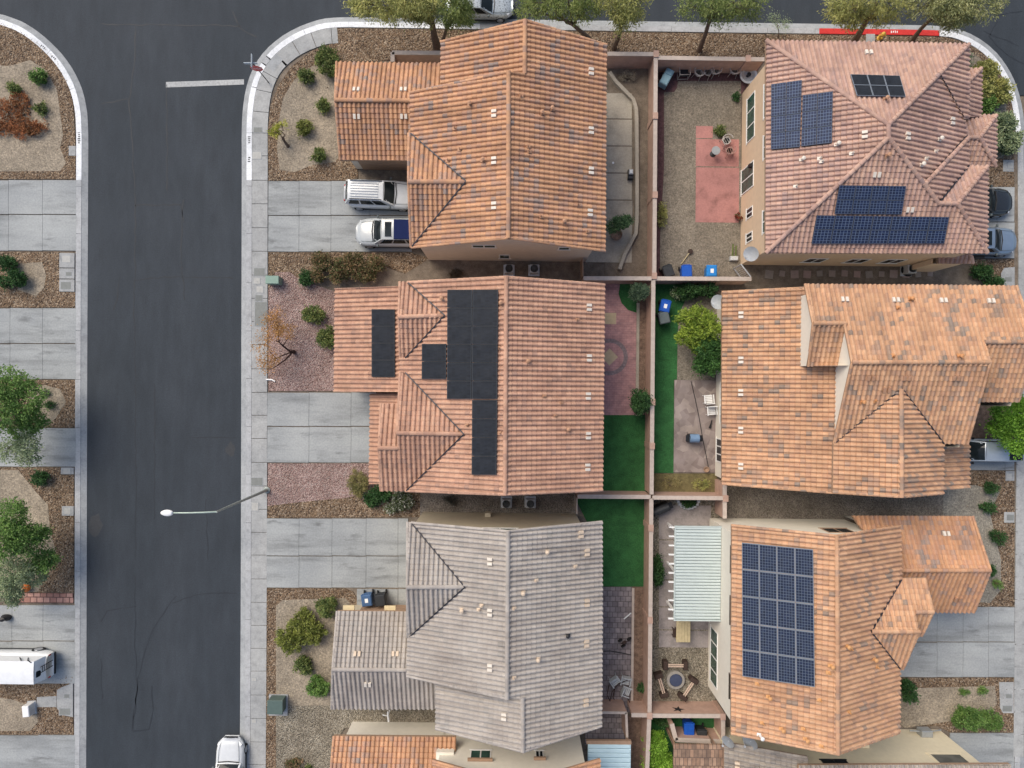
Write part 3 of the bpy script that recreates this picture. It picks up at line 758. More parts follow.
h.roof('porch_roof', M['t_h5'], [(PN,[[(964,115),(996,115.3),(979,137.7),(964,137.7)]]),(PS,[[(964,137.7),(979,137.7),(995.5,166.5),(964,166)]]),(PE,[[(979,137.7),(996,115.3),(995.5,166.8)]])],
 ridges=[(PN,(964,137.7),(979,137.7)),(PE,(979,137.7),(995.7,115.6)),(PE,(979,137.7),(995.2,166.5))])
h.roof('porch_roof', M['t_h5'], [(SPc,[[(938,250),(968,250),(972.5,263.3),(937.5,263.5)]])], ridges=[(SPc,(968.3,251),(972.3,263))])
h.walls(M['st_tan'], [[(14.63,7.83,5.5),(14.63,18.85,5.5),(25.2,18.85,5.5),(25.2,11.8,5.5),(26.3,11.8,5.5),(26.3,7.83,5.5),(14.63,7.83,5.5)],
 [(25.2,18.6,2.95),(27.7,18.6,2.95),(27.7,15.7,2.95),(28.6,15.7,2.95),(28.6,13.4,2.95),(25.2,13.4,2.95)],[(25.2,7.8,3.0),(25.2,7.5,2.95),(27.0,7.5,2.95),(27.0,7.83,2.95)]])
h.window('X',14.63,15.25,18.05,1.0,2.4,3,-1); h.window('X',14.63,15.7,17.7,3.9,5.1,2,-1); h.window('X',14.63,12.25,13.85,.08,2.3,2,-1)
h.window('X',14.63,13.3,14.7,3.9,5.1,2,-1); h.window('X',14.63,10.45,11.1,1.1,2.2,2,-1,glass=M['carglass']); h.window('X',14.63,8.95,9.55,1.1,2.2,2,-1,glass=M['carglass']); h.window('X',14.63,8.95,10.3,3.9,5.1,2,-1)
for x0,x1 in ((18.0,19.2),(20.6,21.8),(22.8,24.0)): h.window('Y',7.83,x0,x1,1.2,2.5,2,-1,glass=M['carglass'])
dish(h.root, h.o, P(751,254,3.4), math.radians(215), M['lightgrey'], .5)
mb = MB(); q = P(739,166,1.9); mb.box(14.43,14.625,q.y-.1,q.y+.1,1.8,2.15); mb.build('wall_lamp', M['black'], h.root, h.o)

# ---- flash tiled house, right middle
h = House('house', 'orange flash tiled house with stepped gables and white upper wall strips beside the silver pickup', 880, 390)
W1 = Pl('W',(722,390),2.9,(833,440),5.25)
r = h.roof('lower_roof', M['t_h6'], [(W1,[[(721.9,292),(809,287.5),(809,366),(721.9,366)],[(721.9,366),(838,366),(834,493),(721.9,484)]])], rakes=[(W1,(722.2,292.2),(806,287.9)),(W1,(722.2,483.7),(833,492.6))])
h.roof('garage_roof', M['t_h6'], [(Pl('E',(969,465),3.0,(943,465),3.8),[[(935,444),(969,444),(969,487.5),(935,491)]])])
h.vents(r, W1, [(741.5,315),(741.5,360),(741.3,392.5),(741.3,430),(741.3,466)])
N = Pl('N',(900,285),5.5,(920,362),7.27)
S1 = Pl('S',(824,366.3),5.5,(824,323.5),N.z(824,323.5)); S2 = Pl('S',(955,443.5),5.5,(920,362),7.27); S3 = Pl('S',(1000,401.6),5.5,(1000,342),N.z(1000,342))
CW = Pl('W',(833,468),5.5,(901,440),6.75); CE = Pl('E',(943,468),5.5,(901,440),6.75)
r = h.roof('roof', M['t_h6'], [
 (N,[[(805,284.4),(1016.4,286),(1029,323),(813,323.3)],[(844,323.2),(1029,323),(1035.5,342),(848,342)],[(848,342),(984,342),(990,362),(852,362.3)]]),
 (S1,[[(813,323.3),(846,323.3),(842,366.5),(808,366)]]),
 (S2,[[(852,362.3),(901,362.2),(901,388.5),(833.8,443)],[(901,362.2),(990,362),(967,444),(943,443.5),(901,388.5)]]),
 (S3,[[(977,342),(1035.5,342),(1018,401.7),(970,401.5)]]),
 (CW,[[(833.5,443),(900.7,388.5),(901.3,497),(832.8,492.6)]]),(CE,[[(900.7,388.5),(943,443.7),(942.8,493.5),(901.3,497)]])],
 ridges=[(N,(813,323.4),(845,323.3)),(N,(852,362.3),(990,362)),(N,(984,342),(1035.5,342)),(CW,(900.8,389),(901.3,497))],
 rakes=[(N,(805.2,284.7),(813,323)),(N,(844.2,323.3),(852,362)),(S1,(813,323.5),(808.3,366)),(S2,(852,362.3),(834,443)),(S2,(990,362),(967.2,443.8)),(S3,(1035,342),(1018,401.4)),(N,(1016.2,286.3),(1035.2,342)),(CW,(833,492.3),(901.3,496.7)),(CE,(901.3,496.7),(942.8,493.2)),(S1,(845.5,323.5),(841.5,366))],
 valleys=[(S2,(901,388.5),(833.8,443)),(S2,(901,388.5),(943,443.5))])
h.vents(r, N, [(844,300.5),(895,301),(942.5,301.5),(990,302)]); h.vents(r, S2, [(906,377),(955,377),(870,377),(886,389)], M['pipe'])
rust = m_plain('rust vent', (.55,.27,.12), .8)
h.pipes(r, N, [(909,299),(897,308),(892,356),(958,356),(911,300)], rust); h.pipes(r, S2, [(861,402),(874,401)], rust)
h.walls(M['st_cream'], [[(16.8,5.15,4.4),(13.14,5.15,2.85),(13.14,-5.75,2.85),(18.5,-5.75,5.0)],
 [(28.2,5.25,5.4),(16.62,5.25,5.4),(16.62,3.45,6.2),(16.62,1.2,5.4),(18.3,1.2,6.9)],[(18.3,3.4,6.25),(18.3,1.25,7.1),(18.3,-3.25,5.45),(18.3,-5.78,5.42),(21.2,-5.78,6.6),(24.0,-5.78,5.42),(24.0,-3.3,5.42),(25.3,-3.3,5.42),(25.6,1.2,7.0)],
 [(25.6,-.95,5.4),(28.2,-.95,5.4),(28.2,2.3,6.6),(28.2,5.25,5.4)],[(24.0,-3.45,2.95),(26.75,-3.45,2.95),(26.75,-5.72,2.95),(24.0,-5.72,2.95)]])
h.window('X',13.14,-4.8,-3.3,.3,2.2,3,-1,glass=M['carglass']); h.window('X',13.14,-2.3,-1.2,1.0,2.2,2,-1); h.window('X',13.14,-.9,.2,1.0,2.2,2,-1); h.window('X',13.14,.8,1.8,1.0,2.2,2,-1)
dish(h.root, h.o, P(718,302,2.6), math.radians(200), M['lightgrey'], .5)

# ---- house with the white patio cover
h = House('house', 'orange flash tiled house with a white patio cover and one large blue solar array', 810, 640)
W = Pl('W',(731.5,630),5.5,(837,640),7.85); E = Pl('E',(899.7,700),5.5,(837,640),7.85)
CN = Pl('N',(912,578.3),5.5,(900,631.3),6.67); CS = Pl('S',(900,669),5.5,(900,631.3),6.67); CQ = Pl('S',(922,635.5),5.5,(922,611.7),CN.z(922,611.7))
r = h.roof('roof', M['t_h7'], [(W,[[(731.8,525),(836.5,535.5),(837.5,754),(731.2,733.3)]]),
 (E,[[(836.5,535.5),(900,526),(900.8,578.7),(870.5,631),(837,631)],[(837,631),(870.5,631),(899.5,669),(899,732.5),(837.5,754)]]),
 (CN,[[(900.8,578.5),(924.5,578),(933,611.7),(881.5,611.7)],[(881.5,611.7),(915,611.7),(919,631.4),(870.5,631.2)]]),
 (CS,[[(870.5,631.2),(919,631.4),(902.5,669),(899.5,669)]]),(CQ,[[(915,611.7),(933,611.7),(921.5,636),(914,636)]])],
 ridges=[(W,(836.6,535.5),(837.5,754)),(CN,(871.5,631.2),(919,631.4)),(CN,(915,611.7),(933,611.7))],
 rakes=[(W,(732,525.3),(836.5,535.8)),(E,(836.5,535.8),(899.8,526.3)),(W,(731.5,733),(837.5,753.7)),(E,(837.5,753.7),(898.8,732.2)),(CN,(924.3,578.3),(933,611.6)),(CQ,(932.8,611.8),(921.3,635.7)),(CS,(918.8,631.5),(902.6,668.7))],
 valleys=[(E,(900.6,579),(870.5,631)),(E,(870.5,631.3),(899.5,668.7))])
rust2 = m_plain('orange vent', (.60,.32,.14), .8)
h.pipes(r, W, [(830,665),(828,672),(757,683),(768,696),(762,722),(819,699),(781,728),(803,728),(821,745),(805,738)], rust2); h.pipes(r, E, [(873,658),(876,666),(848,711),(846,645),(850,648)], rust2); h.pipes(r, W, [(759,734)], M['white'], .5)
h.panels(W,(741.7,542.3),(813.3,549.3),(815,687.5),(742.3,676.5),4,5,M['pv'],M['pvframe'])
GN = Pl('N',(910,516),2.9,(940,570.3),4.4); GS = Pl('S',(940,611.8),2.9,(940,570.3),4.4)
r = h.roof('garage_roof', M['t_h1'], [(GN,[[(852,516),(972.7,516.4),(990.5,570.3),(890,570.3)]]),(GS,[[(890,570.3),(990.5,570.3),(974,612),(893,611.8)]])],
  ridges=[(GN,(893,570.3),(990,570.3))], rakes=[(GN,(972.5,516.7),(990,570.2)),(GS,(990,570.5),(973.7,611.7))])
h.vents(r, GN, [(945.5,534.5)]); h.vents(r, GS, [(957,598)], M['pipe'])
h.walls(M['st_cream'], [[(12.82,-19.3,5.45),(12.82,-8.5,5.45),(17.2,-8.5,7.6),(21.5,-8.5,5.45),(21.5,-11.2,5.45),(22.75,-11.2,5.45),(22.75,-12.5,6.1),(22.75,-13.85,5.45),(22.2,-13.85,6.3),(22.0,-15.95,5.45),(21.5,-15.95,5.45),(21.5,-19.3,5.45),(17.2,-19.3,7.6),(12.82,-19.3,5.45)],
 [(21.5,-8.3,2.85),(27.3,-8.3,2.85),(27.3,-10.85,4.2),(27.3,-13.4,2.85),(21.5,-13.4,2.85)]])
h.window('X',12.82,-18.7,-15.2,.55,2.0,4,-1)
for a,b in ((-10.8,-9.3),(-13.8,-12.2),(-18.1,-16.7)): h.window('X',12.82,a,b,4.35,5.1,2,-1,fm=M['wooddark'])
h.window('Y',-8.5,18.6,20.2,2.9,4.1,2,1,fm=M['fascia'],glass=M['carglass']); h.window('Y',-8.5,19.3,20.7,4.6,5.4,2,1,fm=M['fascia']); 
mb = MB(); mb.box(20.4,21.9,-8.48,-8.2,4.9,5.3); mb.build('wall_parapet', M['st_cream'], h.root, h.o)
a = P(675.7,527,2.55); b = P(720.5,620,2.55)
mb = MB(); L = a.y-b.y; n = 30
for i in range(n):
    y0 = a.y - L*i/n; mb.bbox(a.x, b.x, y0-L/n*.8, y0, 2.46, 2.57, .03)
mb.box(a.x,b.x-.01,b.y,a.y,2.40,2.455); mb.box(a.x-.06,a.x-.005,b.y,a.y,2.38,2.60); mb.box(a.x-.06,b.x,a.y+.003,a.y+.06,2.38,2.60); mb.box(a.x-.06,b.x,b.y-.07,b.y-.003,2.38,2.60)
pc = mb.build('patio_cover', M['alum'], h.root, h.o)
for i in range(11):
    y0 = a.y - .03 - (L-.06)*i/10; m2 = MB(); m2.box(a.x-.38,a.x-.065,y0-.035,y0+.035,2.34,2.52); m2.build('rafter', M['white'], pc, h.o)
for y0 in (a.y-.3, (a.y+b.y)/2, b.y+.3):
    m2 = MB(); m2.box(a.x+.05,a.x+.17,y0-.06,y0+.06,0,2.39); m2.build('post', M['white'], pc, h.o)

# ---- house at the bottom right of the frame
h = House('house', 'pale yellow walled house with ash tiles at the bottom edge beside two satellite dishes', 860, 780)
W = Pl('W',(724,755),2.9,(806,760),4.7)
r = h.roof('lower_roof', M['t_h8'], [(W,[[(724.3,742.5),(808,757.3),(808,900),(724,900)]])], rakes=[(W,(724.5,742.8),(806.5,757.2))])
h.vents(r, W, [(738,764.5)], pale)
N = Pl('N',(900,764.7),5.0,(900,830),6.6)
h.roof('roof', M['t_h8'], [(N,[[(798.5,765.3),(1010,764.2),(1010,830),(797,830)]])])
h.walls(M['st_yellow'], [[(13.2,-30,2.85),(13.2,-21.95,2.85),(17.0,-21.95,4.5)],[(17.0,-32,5),(17.0,-21.97,4.9),(27.75,-21.97,4.9),(27.75,-32,4.9)]])
h.window('Y',-21.97,18.4,19.9,3.75,4.55,2,1,glass=M['carglass'],fm=M['black'],pw=.05)
h.window('Y',-21.97,25.2,27.2,2.9,4.5,1,1,glass=m_glass('grey recess', (.10,.10,.09), .5),fm=M['st_yellow'],pw=.12)
mb = MB(); mb.tube([(21.7,-21.8,2.3),(22.3,-21.75,1.9),(22.9,-21.8,1.2)],.05,6); mb.box(21.5,22.0,-21.95,-21.75,2.3,2.4); mb.build('conduit', M['st_yellow'], h.root, h.o)
dish(h.root, h.o, P(728,742,3.3), math.radians(200), M['grey'], .42); dish(h.root, h.o, P(750,742.5,3.6), math.radians(200), M['grey'], .5)
mb = MB(); q = P(925,722,.8); mb.bbox(q.x-.35,q.x+.35,-21.96,-21.55,.5,1.1,.04); mb.tube([(q.x-.9,-21.7,.7),(q.x-.35,-21.7,.8)],.05,6); mb.tube([(q.x+.35,-21.7,.8),(q.x+1.2,-21.75,.5)],.04,6); mb.build('meter_box', M['grey'], h.root, h.o)
mb = MB(); a = P(673.5,744,2.6); b = P(724,744,2.6); mb.box(a.x,b.x,a.y-5,a.y,2.5,2.66); mb.box(a.x+.1,a.x+.25,a.y-.4,a.y-.25,0,2.5); mb.box(b.x-.5,b.x-.35,a.y-.4,a.y-.25,0,2.5)
mb.build('patio_roof', M['brownroof'], h.root, h.o)
# ================================================================== GROUND
RZ = -.13
def struct(name, mb, mat, kind='structure', smooth=False):
    return setp(mb.build(name, mat, None, (0,0,0), smooth), kind=kind)
mb = MB(); mb.add([(-600,-600,-.2),(600,-600,-.2),(600,600,-.2),(-600,600,-.2)],[(0,1,2,3)]); struct('ground', mb, M['soil'])
mb = MB(); mb.add([(-29.5,-120,RZ),(-16.2,-120,RZ),(-16.2,19,RZ),(-29.5,19,RZ),(-200,19,RZ),(-200,35,RZ),(200,35,RZ),(200,19,RZ),(46,19,RZ),(46,-120,RZ),(34.5,-120,RZ),(34.5,19,RZ)],
   [(0,1,2,3),(4,3,2,11,8,7,6,5),(9,8,11,10)]); struct('road', mb, M['asphalt'])

def smooth_path(pts, n=8):
    pts = [P(*p) for p in pts]; out = []
    for i in range(len(pts)-1):
        p0 = pts[max(i-1,0)]; p1 = pts[i]; p2 = pts[i+1]; p3 = pts[min(i+2,len(pts)-1)]
        L = (p2-p1).length; k = max(1, min(n, int(L/.5)))
        for j in range(k):
            t = j/k
            out.append(.5*((2*p1)+(p2-p0)*t+(2*p0-5*p1+4*p2-p3)*t*t+(3*p1-p0-3*p2+p3)*t**3))
    out.append(pts[-1]); return out
def offs(path, side, d):
    out = []
    for i, p in enumerate(path):
        q = path[min(i+1,len(path)-1)] - path[max(i-1,0)]; q.normalize()
        out.append(p + Vector((q.y*side, -q.x*side, 0))*d)
    return out
def ribbon(mb, path, side, d0, d1, z0, z1, zi=None):
    a = offs(path, side, d0); b = offs(path, side, d1); zi = z1 if zi is None else zi
    n = len(path); base = len(mb.v)
    for x, y in zip(a, b):
        mb.v += [(x.x,x.y,z1),(y.x,y.y,zi),(x.x,x.y,z0),(y.x,y.y,z0)]
    for i in range(n-1):
        k = base+i*4; m = k+4
        for q in ((0,1,1,0),(0,2,2,0),(1,3,3,1)):
            pass
        mb.f += [(k,m,m+1,k+1),(k,k+2,m+2,m),(k+1,m+1,m+3,k+3)]
    mb.f += [(base,base+1,base+3,base+2),(base+4*n-4,base+4*n-2,base+4*n-1,base+4*n-3)]
def arc_cut(path, i0, i1): return path[i0:i1]
def nearest(path, px, py):
    q = P(px,py); return min(range(len(path)), key=lambda i:(path[i]-q).length)
def segs(path, step, gap):
    """split a path in lengths of about step with a gap between"""
    out = []; cur = [path[0]]; acc = 0
    dense = []
    for a, b in zip(path[:-1], path[1:]):
        k = max(1, int((b-a).length/.12))
        dense += [a + (b-a)*(j/k) for j in range(k)]
    dense.append(path[-1])
    cur = [dense[0]]
    for a, b in zip(dense[:-1], dense[1:]):
        acc += (b-a).length
        if acc > step:
            d = (b-a).normalized()
            cur.append(b - d*gap); out.append(cur); cur = [b]; acc = 0
        else: cur.append(b)
    if len(cur) > 1: out.append(cur)
    return out

RB = smooth_path([(238,860),(239,768),(240,600),(240.5,400),(241,180),(241,130),(242.5,105),(246,85),(252.5,67.5),(262,52.5),(275,40),(290,30),(311,21),(336,16.5),(400,17),(480,18),(620,20),(760,22),(870,23.5),(940,25),(962,29),(981,38),(998,52),(1012,72),(1021,95),(1026,125),(1029,180),(1029,500),(1024,860)])
LB = smooth_path([(84,860),(85,768),(86,400),(87,180),(87,130),(85,105),(78.5,82),(66,60),(50,42),(30,26),(10,16.5),(-20,11),(-120,9)])
G1, G2 = .355, .70
mb = MB(); ribbon(mb, RB, 1, 0, G1, -.19, -.115, -.012); ribbon(mb, LB, -1, 0, G1, -.19, -.115, -.012); struct('gutter', mb, M['gutter'])
def curb_piece(path, side, a, b, mat, name='curb'):
    mb = MB()
    sub = path[a:b+1]
    for s in segs(sub, 3.05, .02): ribbon(mb, s, side, G1, G2, -.19, .005)
    struct(name, mb, mat)
r0 = nearest(RB,247,177); r1 = nearest(RB,256,62); r2 = nearest(RB,263,52); r3 = nearest(RB,478,18); r4 = nearest(RB,822,22.7); r5 = nearest(RB,945,25); r6=nearest(RB,1026,140)
curb_piece(RB,1,0,r0,M['curb']); curb_piece(RB,1,r0,r1,M['curbwhite']); curb_piece(RB,1,r1,r2,M['curb']); curb_piece(RB,1,r2,r3,M['curbwhite']); curb_piece(RB,1,r3,r4,M['curb']); curb_piece(RB,1,r4,r5,M['curbred']); curb_piece(RB,1,r5,r6,M['curbwhite']); curb_piece(RB,1,r6,len(RB)-1,M['curb'])
l0 = nearest(LB,87,180)
curb_piece(LB,-1,0,l0,M['curb']); curb_piece(LB,-1,l0,len(LB)-1,M['curbwhite'])
# worn stencil marks on the painted curbs
mb = MB()
def marks(path, side, px, py, n, d=.53, s=.10):
    i = nearest(path, px, py); t = (path[min(i+1,len(path)-1)]-path[i]).normalized(); nn = Vector((t.y*side,-t.x*side,0))
    for k in range(n):
        c = path[i] + t*(k*s*1.25) + nn*(d+random.uniform(-.02,.02)); w = s*random.uniform(.25,.42); hh = random.uniform(.05,.085)
        mb.add([c-t*w-nn*hh, c+t*w-nn*hh, c+t*w+nn*hh, c-t*w+nn*hh],[(0,1,2,3)])
        for j in range(len(mb.v)-4,len(mb.v)): mb.v[j]=(mb.v[j][0],mb.v[j][1],.009)
for a in ((87,139,4),(87,146,3),(60,54,3),(48,40,3)): marks(LB,-1,*a)
for a in ((241,146,4),(241,160,3),(392,17,5)): marks(RB,1,*a)
struct('curb_marking', mb, M['tar'])
mb = MB(); marks(RB,1,888,23.8,4); struct('curb_marking', mb, M['white'])
# sidewalk along the street, in slabs
i1 = nearest(RB,336,16.5)
mb = MB()
for s in segs(RB[:i1+1], 1.45, .035): ribbon(mb, s, 1, G2+.02, G2+1.02, -.19, .012)
struct('sidewalk', mb, M['walk'])
mb = MB(); s = segs(RB[nearest(RB,258,58):nearest(RB,272,43)],9,.01)[0]; ribbon(mb, s, 1, G2+.03, G2+.62, 0, .017); struct('curb_ramp', mb, M['gutter'])
mb = MB()
a0 = P(1017,150); n = 26
for k in range(n):
    y1 = 14 - k*1.45; mb.box(32.55, 33.2, y1-1.415, y1, -.19, .012); mb.box(33.235,33.95,y1-1.415,y1,-.19,.010)
struct('sidewalk', mb, M['walk'])

def patch(name, pix, z, mat, kind='structure', depth=.12):
    mb = MB(); w = [P(*p) for p in pix]
    mb.prism([(q.x,q.y) for q in w], z-depth, z)
    return struct(name, mb, mat, kind)
inner = offs(RB, 1, G2-.02)
mb = MB(); mb.prism([(p.x,p.y) for p in inner] , -.19, -.06); struct('lot', mb, M['darksoil'])
innl = offs(LB, -1, G2-.02)
mb = MB(); mb.prism([(p.x,p.y) for p in innl]+[(-90,innl[-1].y),(-90,innl[0].y)], -.19, -.06); struct('lot', mb, M['darksoil'])

def slabs(name, x0, y0, x1, y1, xs=(), ys=(), mat=None, z=.008, gap=.042):
    mb = MB(); X = [x0]+list(xs)+[x1]; Y = [y0]+list(ys)+[y1]
    for i in range(len(X)-1):
        for j in range(len(Y)-1):
            a = P(X[i],Y[j]); b = P(X[i+1],Y[j+1])
            mb.box(a.x+(gap/2 if i else 0), b.x-(gap/2), b.y+gap/2, a.y-(gap/2 if j else 0), -.15, z)
    return struct(name, mb, mat or M['concrete'])
# driveways
slabs('driveway', -40,180,76.3,251,(8.5,42.5),(214.5,))
slabs('driveway', -40,308,76.2,379.5,(10,42.5),(343.5,))
slabs('driveway', -40,428,75.8,467,(37,),())
slabs('driveway', -40,605,75.2,684,(12,43),(641,))
slabs('driveway', -40,735,74.8,860,(38,),(800,))
slabs('driveway', 268.5,181,412,252,(299,331,370),(215.5,))
slabs('driveway', 267.5,392.5,392,463,(309,351),(426.5,))
slabs('driveway', 266.8,518.5,408,588,(299,332,366,398),(556,))
slabs('driveway', 357,589,412,607,(364,398),())
slabs('driveway', 985,187,1014.5,258.5,(997,),(222,))
slabs('driveway', 958,438.5,1014.5,470.5,(1005,),())
slabs('driveway', 893,607,1014.5,677.5,(937,963,988.5),(642,))
slabs('driveway', 950,733,1014,860,(986,),(790,))
slabs('patio', 586,93,632,263,(),(119,146,173,200),M['patio'],.01)
slabs('patio', 696,139,739,223,(),(167,),M['pinkslab'],.01); slabs('patio', 696,126,713,138.6,(),(),M['pinkslab'],.01)
slabs('patio', 659,505,711,648,(),(540,580,607,630),M['patio2'],.01)
slabs('patio', 674.5,380,717,473,(),(),M['paver_stone'],.01)
slabs('utility_pad', 59.5,253,74.8,292,(),(268,279),M['walk'],.02)
slabs('utility_pad', 61,467.5,74,474.5,(),(),M['walk'],.02); slabs('utility_pad', 62,506,74,516,(),(),M['walk'],.02)
patch('utility_pad',[(57,690),(62,687),(73,683),(73,717),(63,715),(57,708)],.02,M['walk']); patch('utility_pad',[(37,697),(56.5,696),(56.5,707),(36.5,707)],.015,M['walk'])
slabs('utility_pad', 69,146,76,156,(),(),M['walk'],.02)
patch('utility_pad',[(1004,268),(1014.5,267),(1014.5,292),(1001,291),(1001,273)],.02,M['walk']); slabs('utility_pad',1003,160,1014,172,(),(),M['walk'],.02)
slabs('utility_pad',1005.5,470.8,1014.5,481,(),(),M['walk'],.02); slabs('utility_pad',1004,512,1014.5,523,(),(),M['walk'],.02); patch('utility_pad',[(999,682),(1013.5,682),(1013.5,713),(1003,713),(1000,708)],.02,M['walk'])
slabs('utility_pad', 866,34,875,43,(),(),M['walk'],.02)
slabs('brick_edging',18,593,73.5,603.5,(),(),M['brickedge'],.015)

# planting beds
rock_beds = []
def bed(name, pix, z, mat, kind='structure'): return patch(name, pix, z, mat, kind, .05)
def rock(pix, z=-.004, excl=(), dens=34, mat='rock', size=(.02,.05)):
    bed('gravel_bed', pix, z, M[mat]); rock_beds.append((pix, excl, dens, mat, size))
d1 = [(-60,62),(10,66),(30,60),(46,70),(57,90),(60,112),(63,135),(60,148),(66,163),(60,171),(-60,172)]
rock([(-60,18),(0,22),(30,35),(46,48),(60,64),(69,84),(73,105),(75,135),(75.5,179),(-60,179)], excl=(d1,)); bed('gravel_bed', d1, .002, M['dg'])
d2 = [(16,264),(42,262),(46,275),(44,288),(36,296),(18,290)]
rock([(-60,252),(59.5,252),(59.5,292),(75,292.5),(75,307.5),(-60,307.5)], excl=(d2,)); bed('gravel_bed', d2, .002, M['dg'])
d3 = [(28,388),(45,385),(60,389),(66,402),(56,418),(44,427),(32,415)]
rock([(-60,380),(75,380),(74.8,427.5),(-60,427.5)], excl=(d3,)); bed('gravel_bed', d3, .002, M['dg'])
d4 = [(-60,470),(18,470),(36,492),(48,505),(50,530),(55,548),(50,565),(38,592),(-60,592)]
rock([(-60,467.5),(60.5,467.5),(60.5,475),(73.8,475),(73.5,592.5),(-60,592.5)], excl=(d4,)); bed('gravel_bed', d4, .002, M['dg'])
d5 = [(-60,688),(14,700),(36,708),(38,722),(30,731),(-60,731)]
rock([(-60,685),(50,684),(73,672),(73,682),(57,690),(57,708),(63,715),(73,718),(73.5,734.5),(-60,734.5)], excl=(d5,)); bed('gravel_bed', d5, .002, M['dg'])
d6 = [(280,170),(277,150),(279,120),(283,98),(294,80),(312,66),(338,62),(344,150),(335,162),(312,165),(295,172)]
rock([(268.5,180.5),(268,130),(270.5,106),(278,86),(291,67),(311,51),(336.5,42),(350,42),(358,178),(350,180.5)], excl=(d6,)); bed('gravel_bed', d6, .002, M['dg'])
rock([(337,28),(480,30),(620,32),(760,34),(870,35.5),(945,37),(952,50),(766,48),(763,60),(656,58),(441,58),(345,62),(337,42)], z=-.010, dens=26)
d7 = [(962,46),(980,58),(996,78),(1006,105),(1010,150),(1002,158),(990,160),(985,120),(975,80)]
rock([(945,37),(960,41),(978,49),(994,63),(1006,82),(1013,104),(1014.5,140),(1014.5,187),(984,187),(984,120),(955,120)], excl=(d7,)); bed('gravel_bed', d7, .002, M['dg'])
d8 = [(268.5,290),(274,280),(275,272),(290,272),(300,280),(334,291),(338,291),(338,391),(268.5,391)]
rock([(268.5,252.5),(410,252.5),(430,258),(405,274),(385,266),(330,268),(300,280),(290,272),(275,272),(268.5,290)], dens=26)
bed('gravel_bed', d8, .002, M['pinkgravel']); rock_beds.append((d8,(),30,'pinkgravel',(.02,.042)))
d9 = [(267.8,463.5),(374,463.5),(374,492),(345,498),(300,502),(267.5,506)]
bed('gravel_bed', d9, .002, M['pinkgravel']); rock_beds.append((d9,(),30,'pinkgravel',(.02,.042)))
rock([(267.5,506),(300,502),(345,498),(374,492),(420,492),(420,517),(267.5,518)], dens=10)
bed('gravel_bed',[(420,488),(578,488),(578,516),(420,516)],-.008,M['sidegravel'])
d10 = [(276,606),(283,600),(345,598),(350,603),(338,616),(334,700),(440,700),(440,728),(345,728),(336,740),(334,830),(276,830)]
rock([(266,588.5),(345,588.5),(353,592),(358,600),(358,612),(340,614),(276,606),(276,830),(264,830)], excl=(d10,), dens=26)
bed('gravel_bed', d10, .002, M['dg']); bed('gravel_bed',[(276,706),(440,704),(440,728),(345,728),(336,740),(334,830),(276,830)], .006, M['pebble']); rock_beds.append((d10,(),6,'pebble',(.02,.04)))
bed('gravel_bed',[(400,254),(590,256),(590,290),(400,290)],-.008,M['darksoil'])
bed('gravel_bed',[(735,258),(975,258),(985,285),(735,300)],-.008,M['darksoil'])
rock([(972,259),(1014,259),(1014,267),(1004,268),(1001,273),(1001,284),(972,280)], dens=26)
d11 = [(943,488),(975,485),(1000,492),(990,512),(996,540),(1001,560),(1001,590),(990,603),(958,600),(960,516),(943,516)]
rock([(969,471),(1005.5,471),(1005.5,481),(1014.5,481),(1014.5,512),(1004,512),(1004,523),(1014.5,523),(1014.5,606.5),(950,606.5),(950,520),(943,486)], excl=(d11,)); bed('gravel_bed', d11, .002, M['dggrey'])
bed('gravel_bed',[(720,486),(960,490),(960,520),(720,520)],-.008,M['sidegravel']); rock_beds.append(([(727,492),(943,497),(943,516),(727,516)],(),9,'sidegravel',(.02,.04)))
d12 = [(900,690),(918,688),(995,686),(997,704),(985,716),(905,728),(900,724)]
rock([(893,678),(1014,677.8),(1014,732.5),(950,732.5),(938,726),(893,726)], excl=(d12,)); bed('gravel_bed', d12, .002, M['dg'])
bed('gravel_bed',[(940,400),(1014.5,400),(1014.5,438),(940,438)],-.006,M['bark'])
# back yards
bed('gravel_bed',[(605,54),(656,54),(656,278),(605,278)],-.010,M['soil'])
bed('gravel_bed',[(656,58),(766,58),(741,95),(741,279),(655,279)],-.010,M['mulch'])
bed('gravel_bed',[(664,92),(674,92),(677,88),(678,81),(741,81),(741,277),(668,277),(660,270),(660,240),(664,170)],.002,M['dgyard'])
bed('patio',[(600,284),(620,284),(618.5,294),(621.5,303),(628,310),(637,313),(636.5,415),(600,415)],.004,M['paver_red'])
bed('lawn',[(620,284),(618.5,294),(621.5,303),(628,310),(637,313),(637.5,284)],.006,M['turf'],'stuff')
bed('gravel_bed',[(638.6,284),(652,284),(651.5,416),(638.2,416)],-.004,M['bark'])
slabs('planter_edge',636.6,303,638.6,416,(),(),M['patio'],.07)
bed('lawn',[(600,415),(651,415),(650.5,495),(600,495)],.002,M['turf'],'stuff')
bed('lawn',[(575,498),(650,499),(648.5,586.5),(600,586.5),(600,532),(588,524)],.002,M['turf'],'stuff')
bed('patio',[(598,587),(632,587),(632,712),(598,712)],.004,M['paver_dark']); bed('gravel_bed',[(632.6,587),(649,587),(648,715),(632.6,715)],-.002,M['bark'])
slabs('planter_edge',631.9,588,633.3,710,(),(),M['blocktop'],.06)
bed('lawn',[(654,281),(692,281),(686,299),(678.5,315),(677.5,345),(677,379.5),(674,379.5),(673.5,473),(653,473)],.002,M['turf'],'stuff')
bed('gravel_bed',[(692,281),(722,281),(722,380),(677,380),(677.5,345),(678.5,315),(686,299)],-.002,M['dgyard'])
bed('gravel_bed',[(653,473.6),(717,473.6),(717,497),(653,497)],.0,M['weeds'])
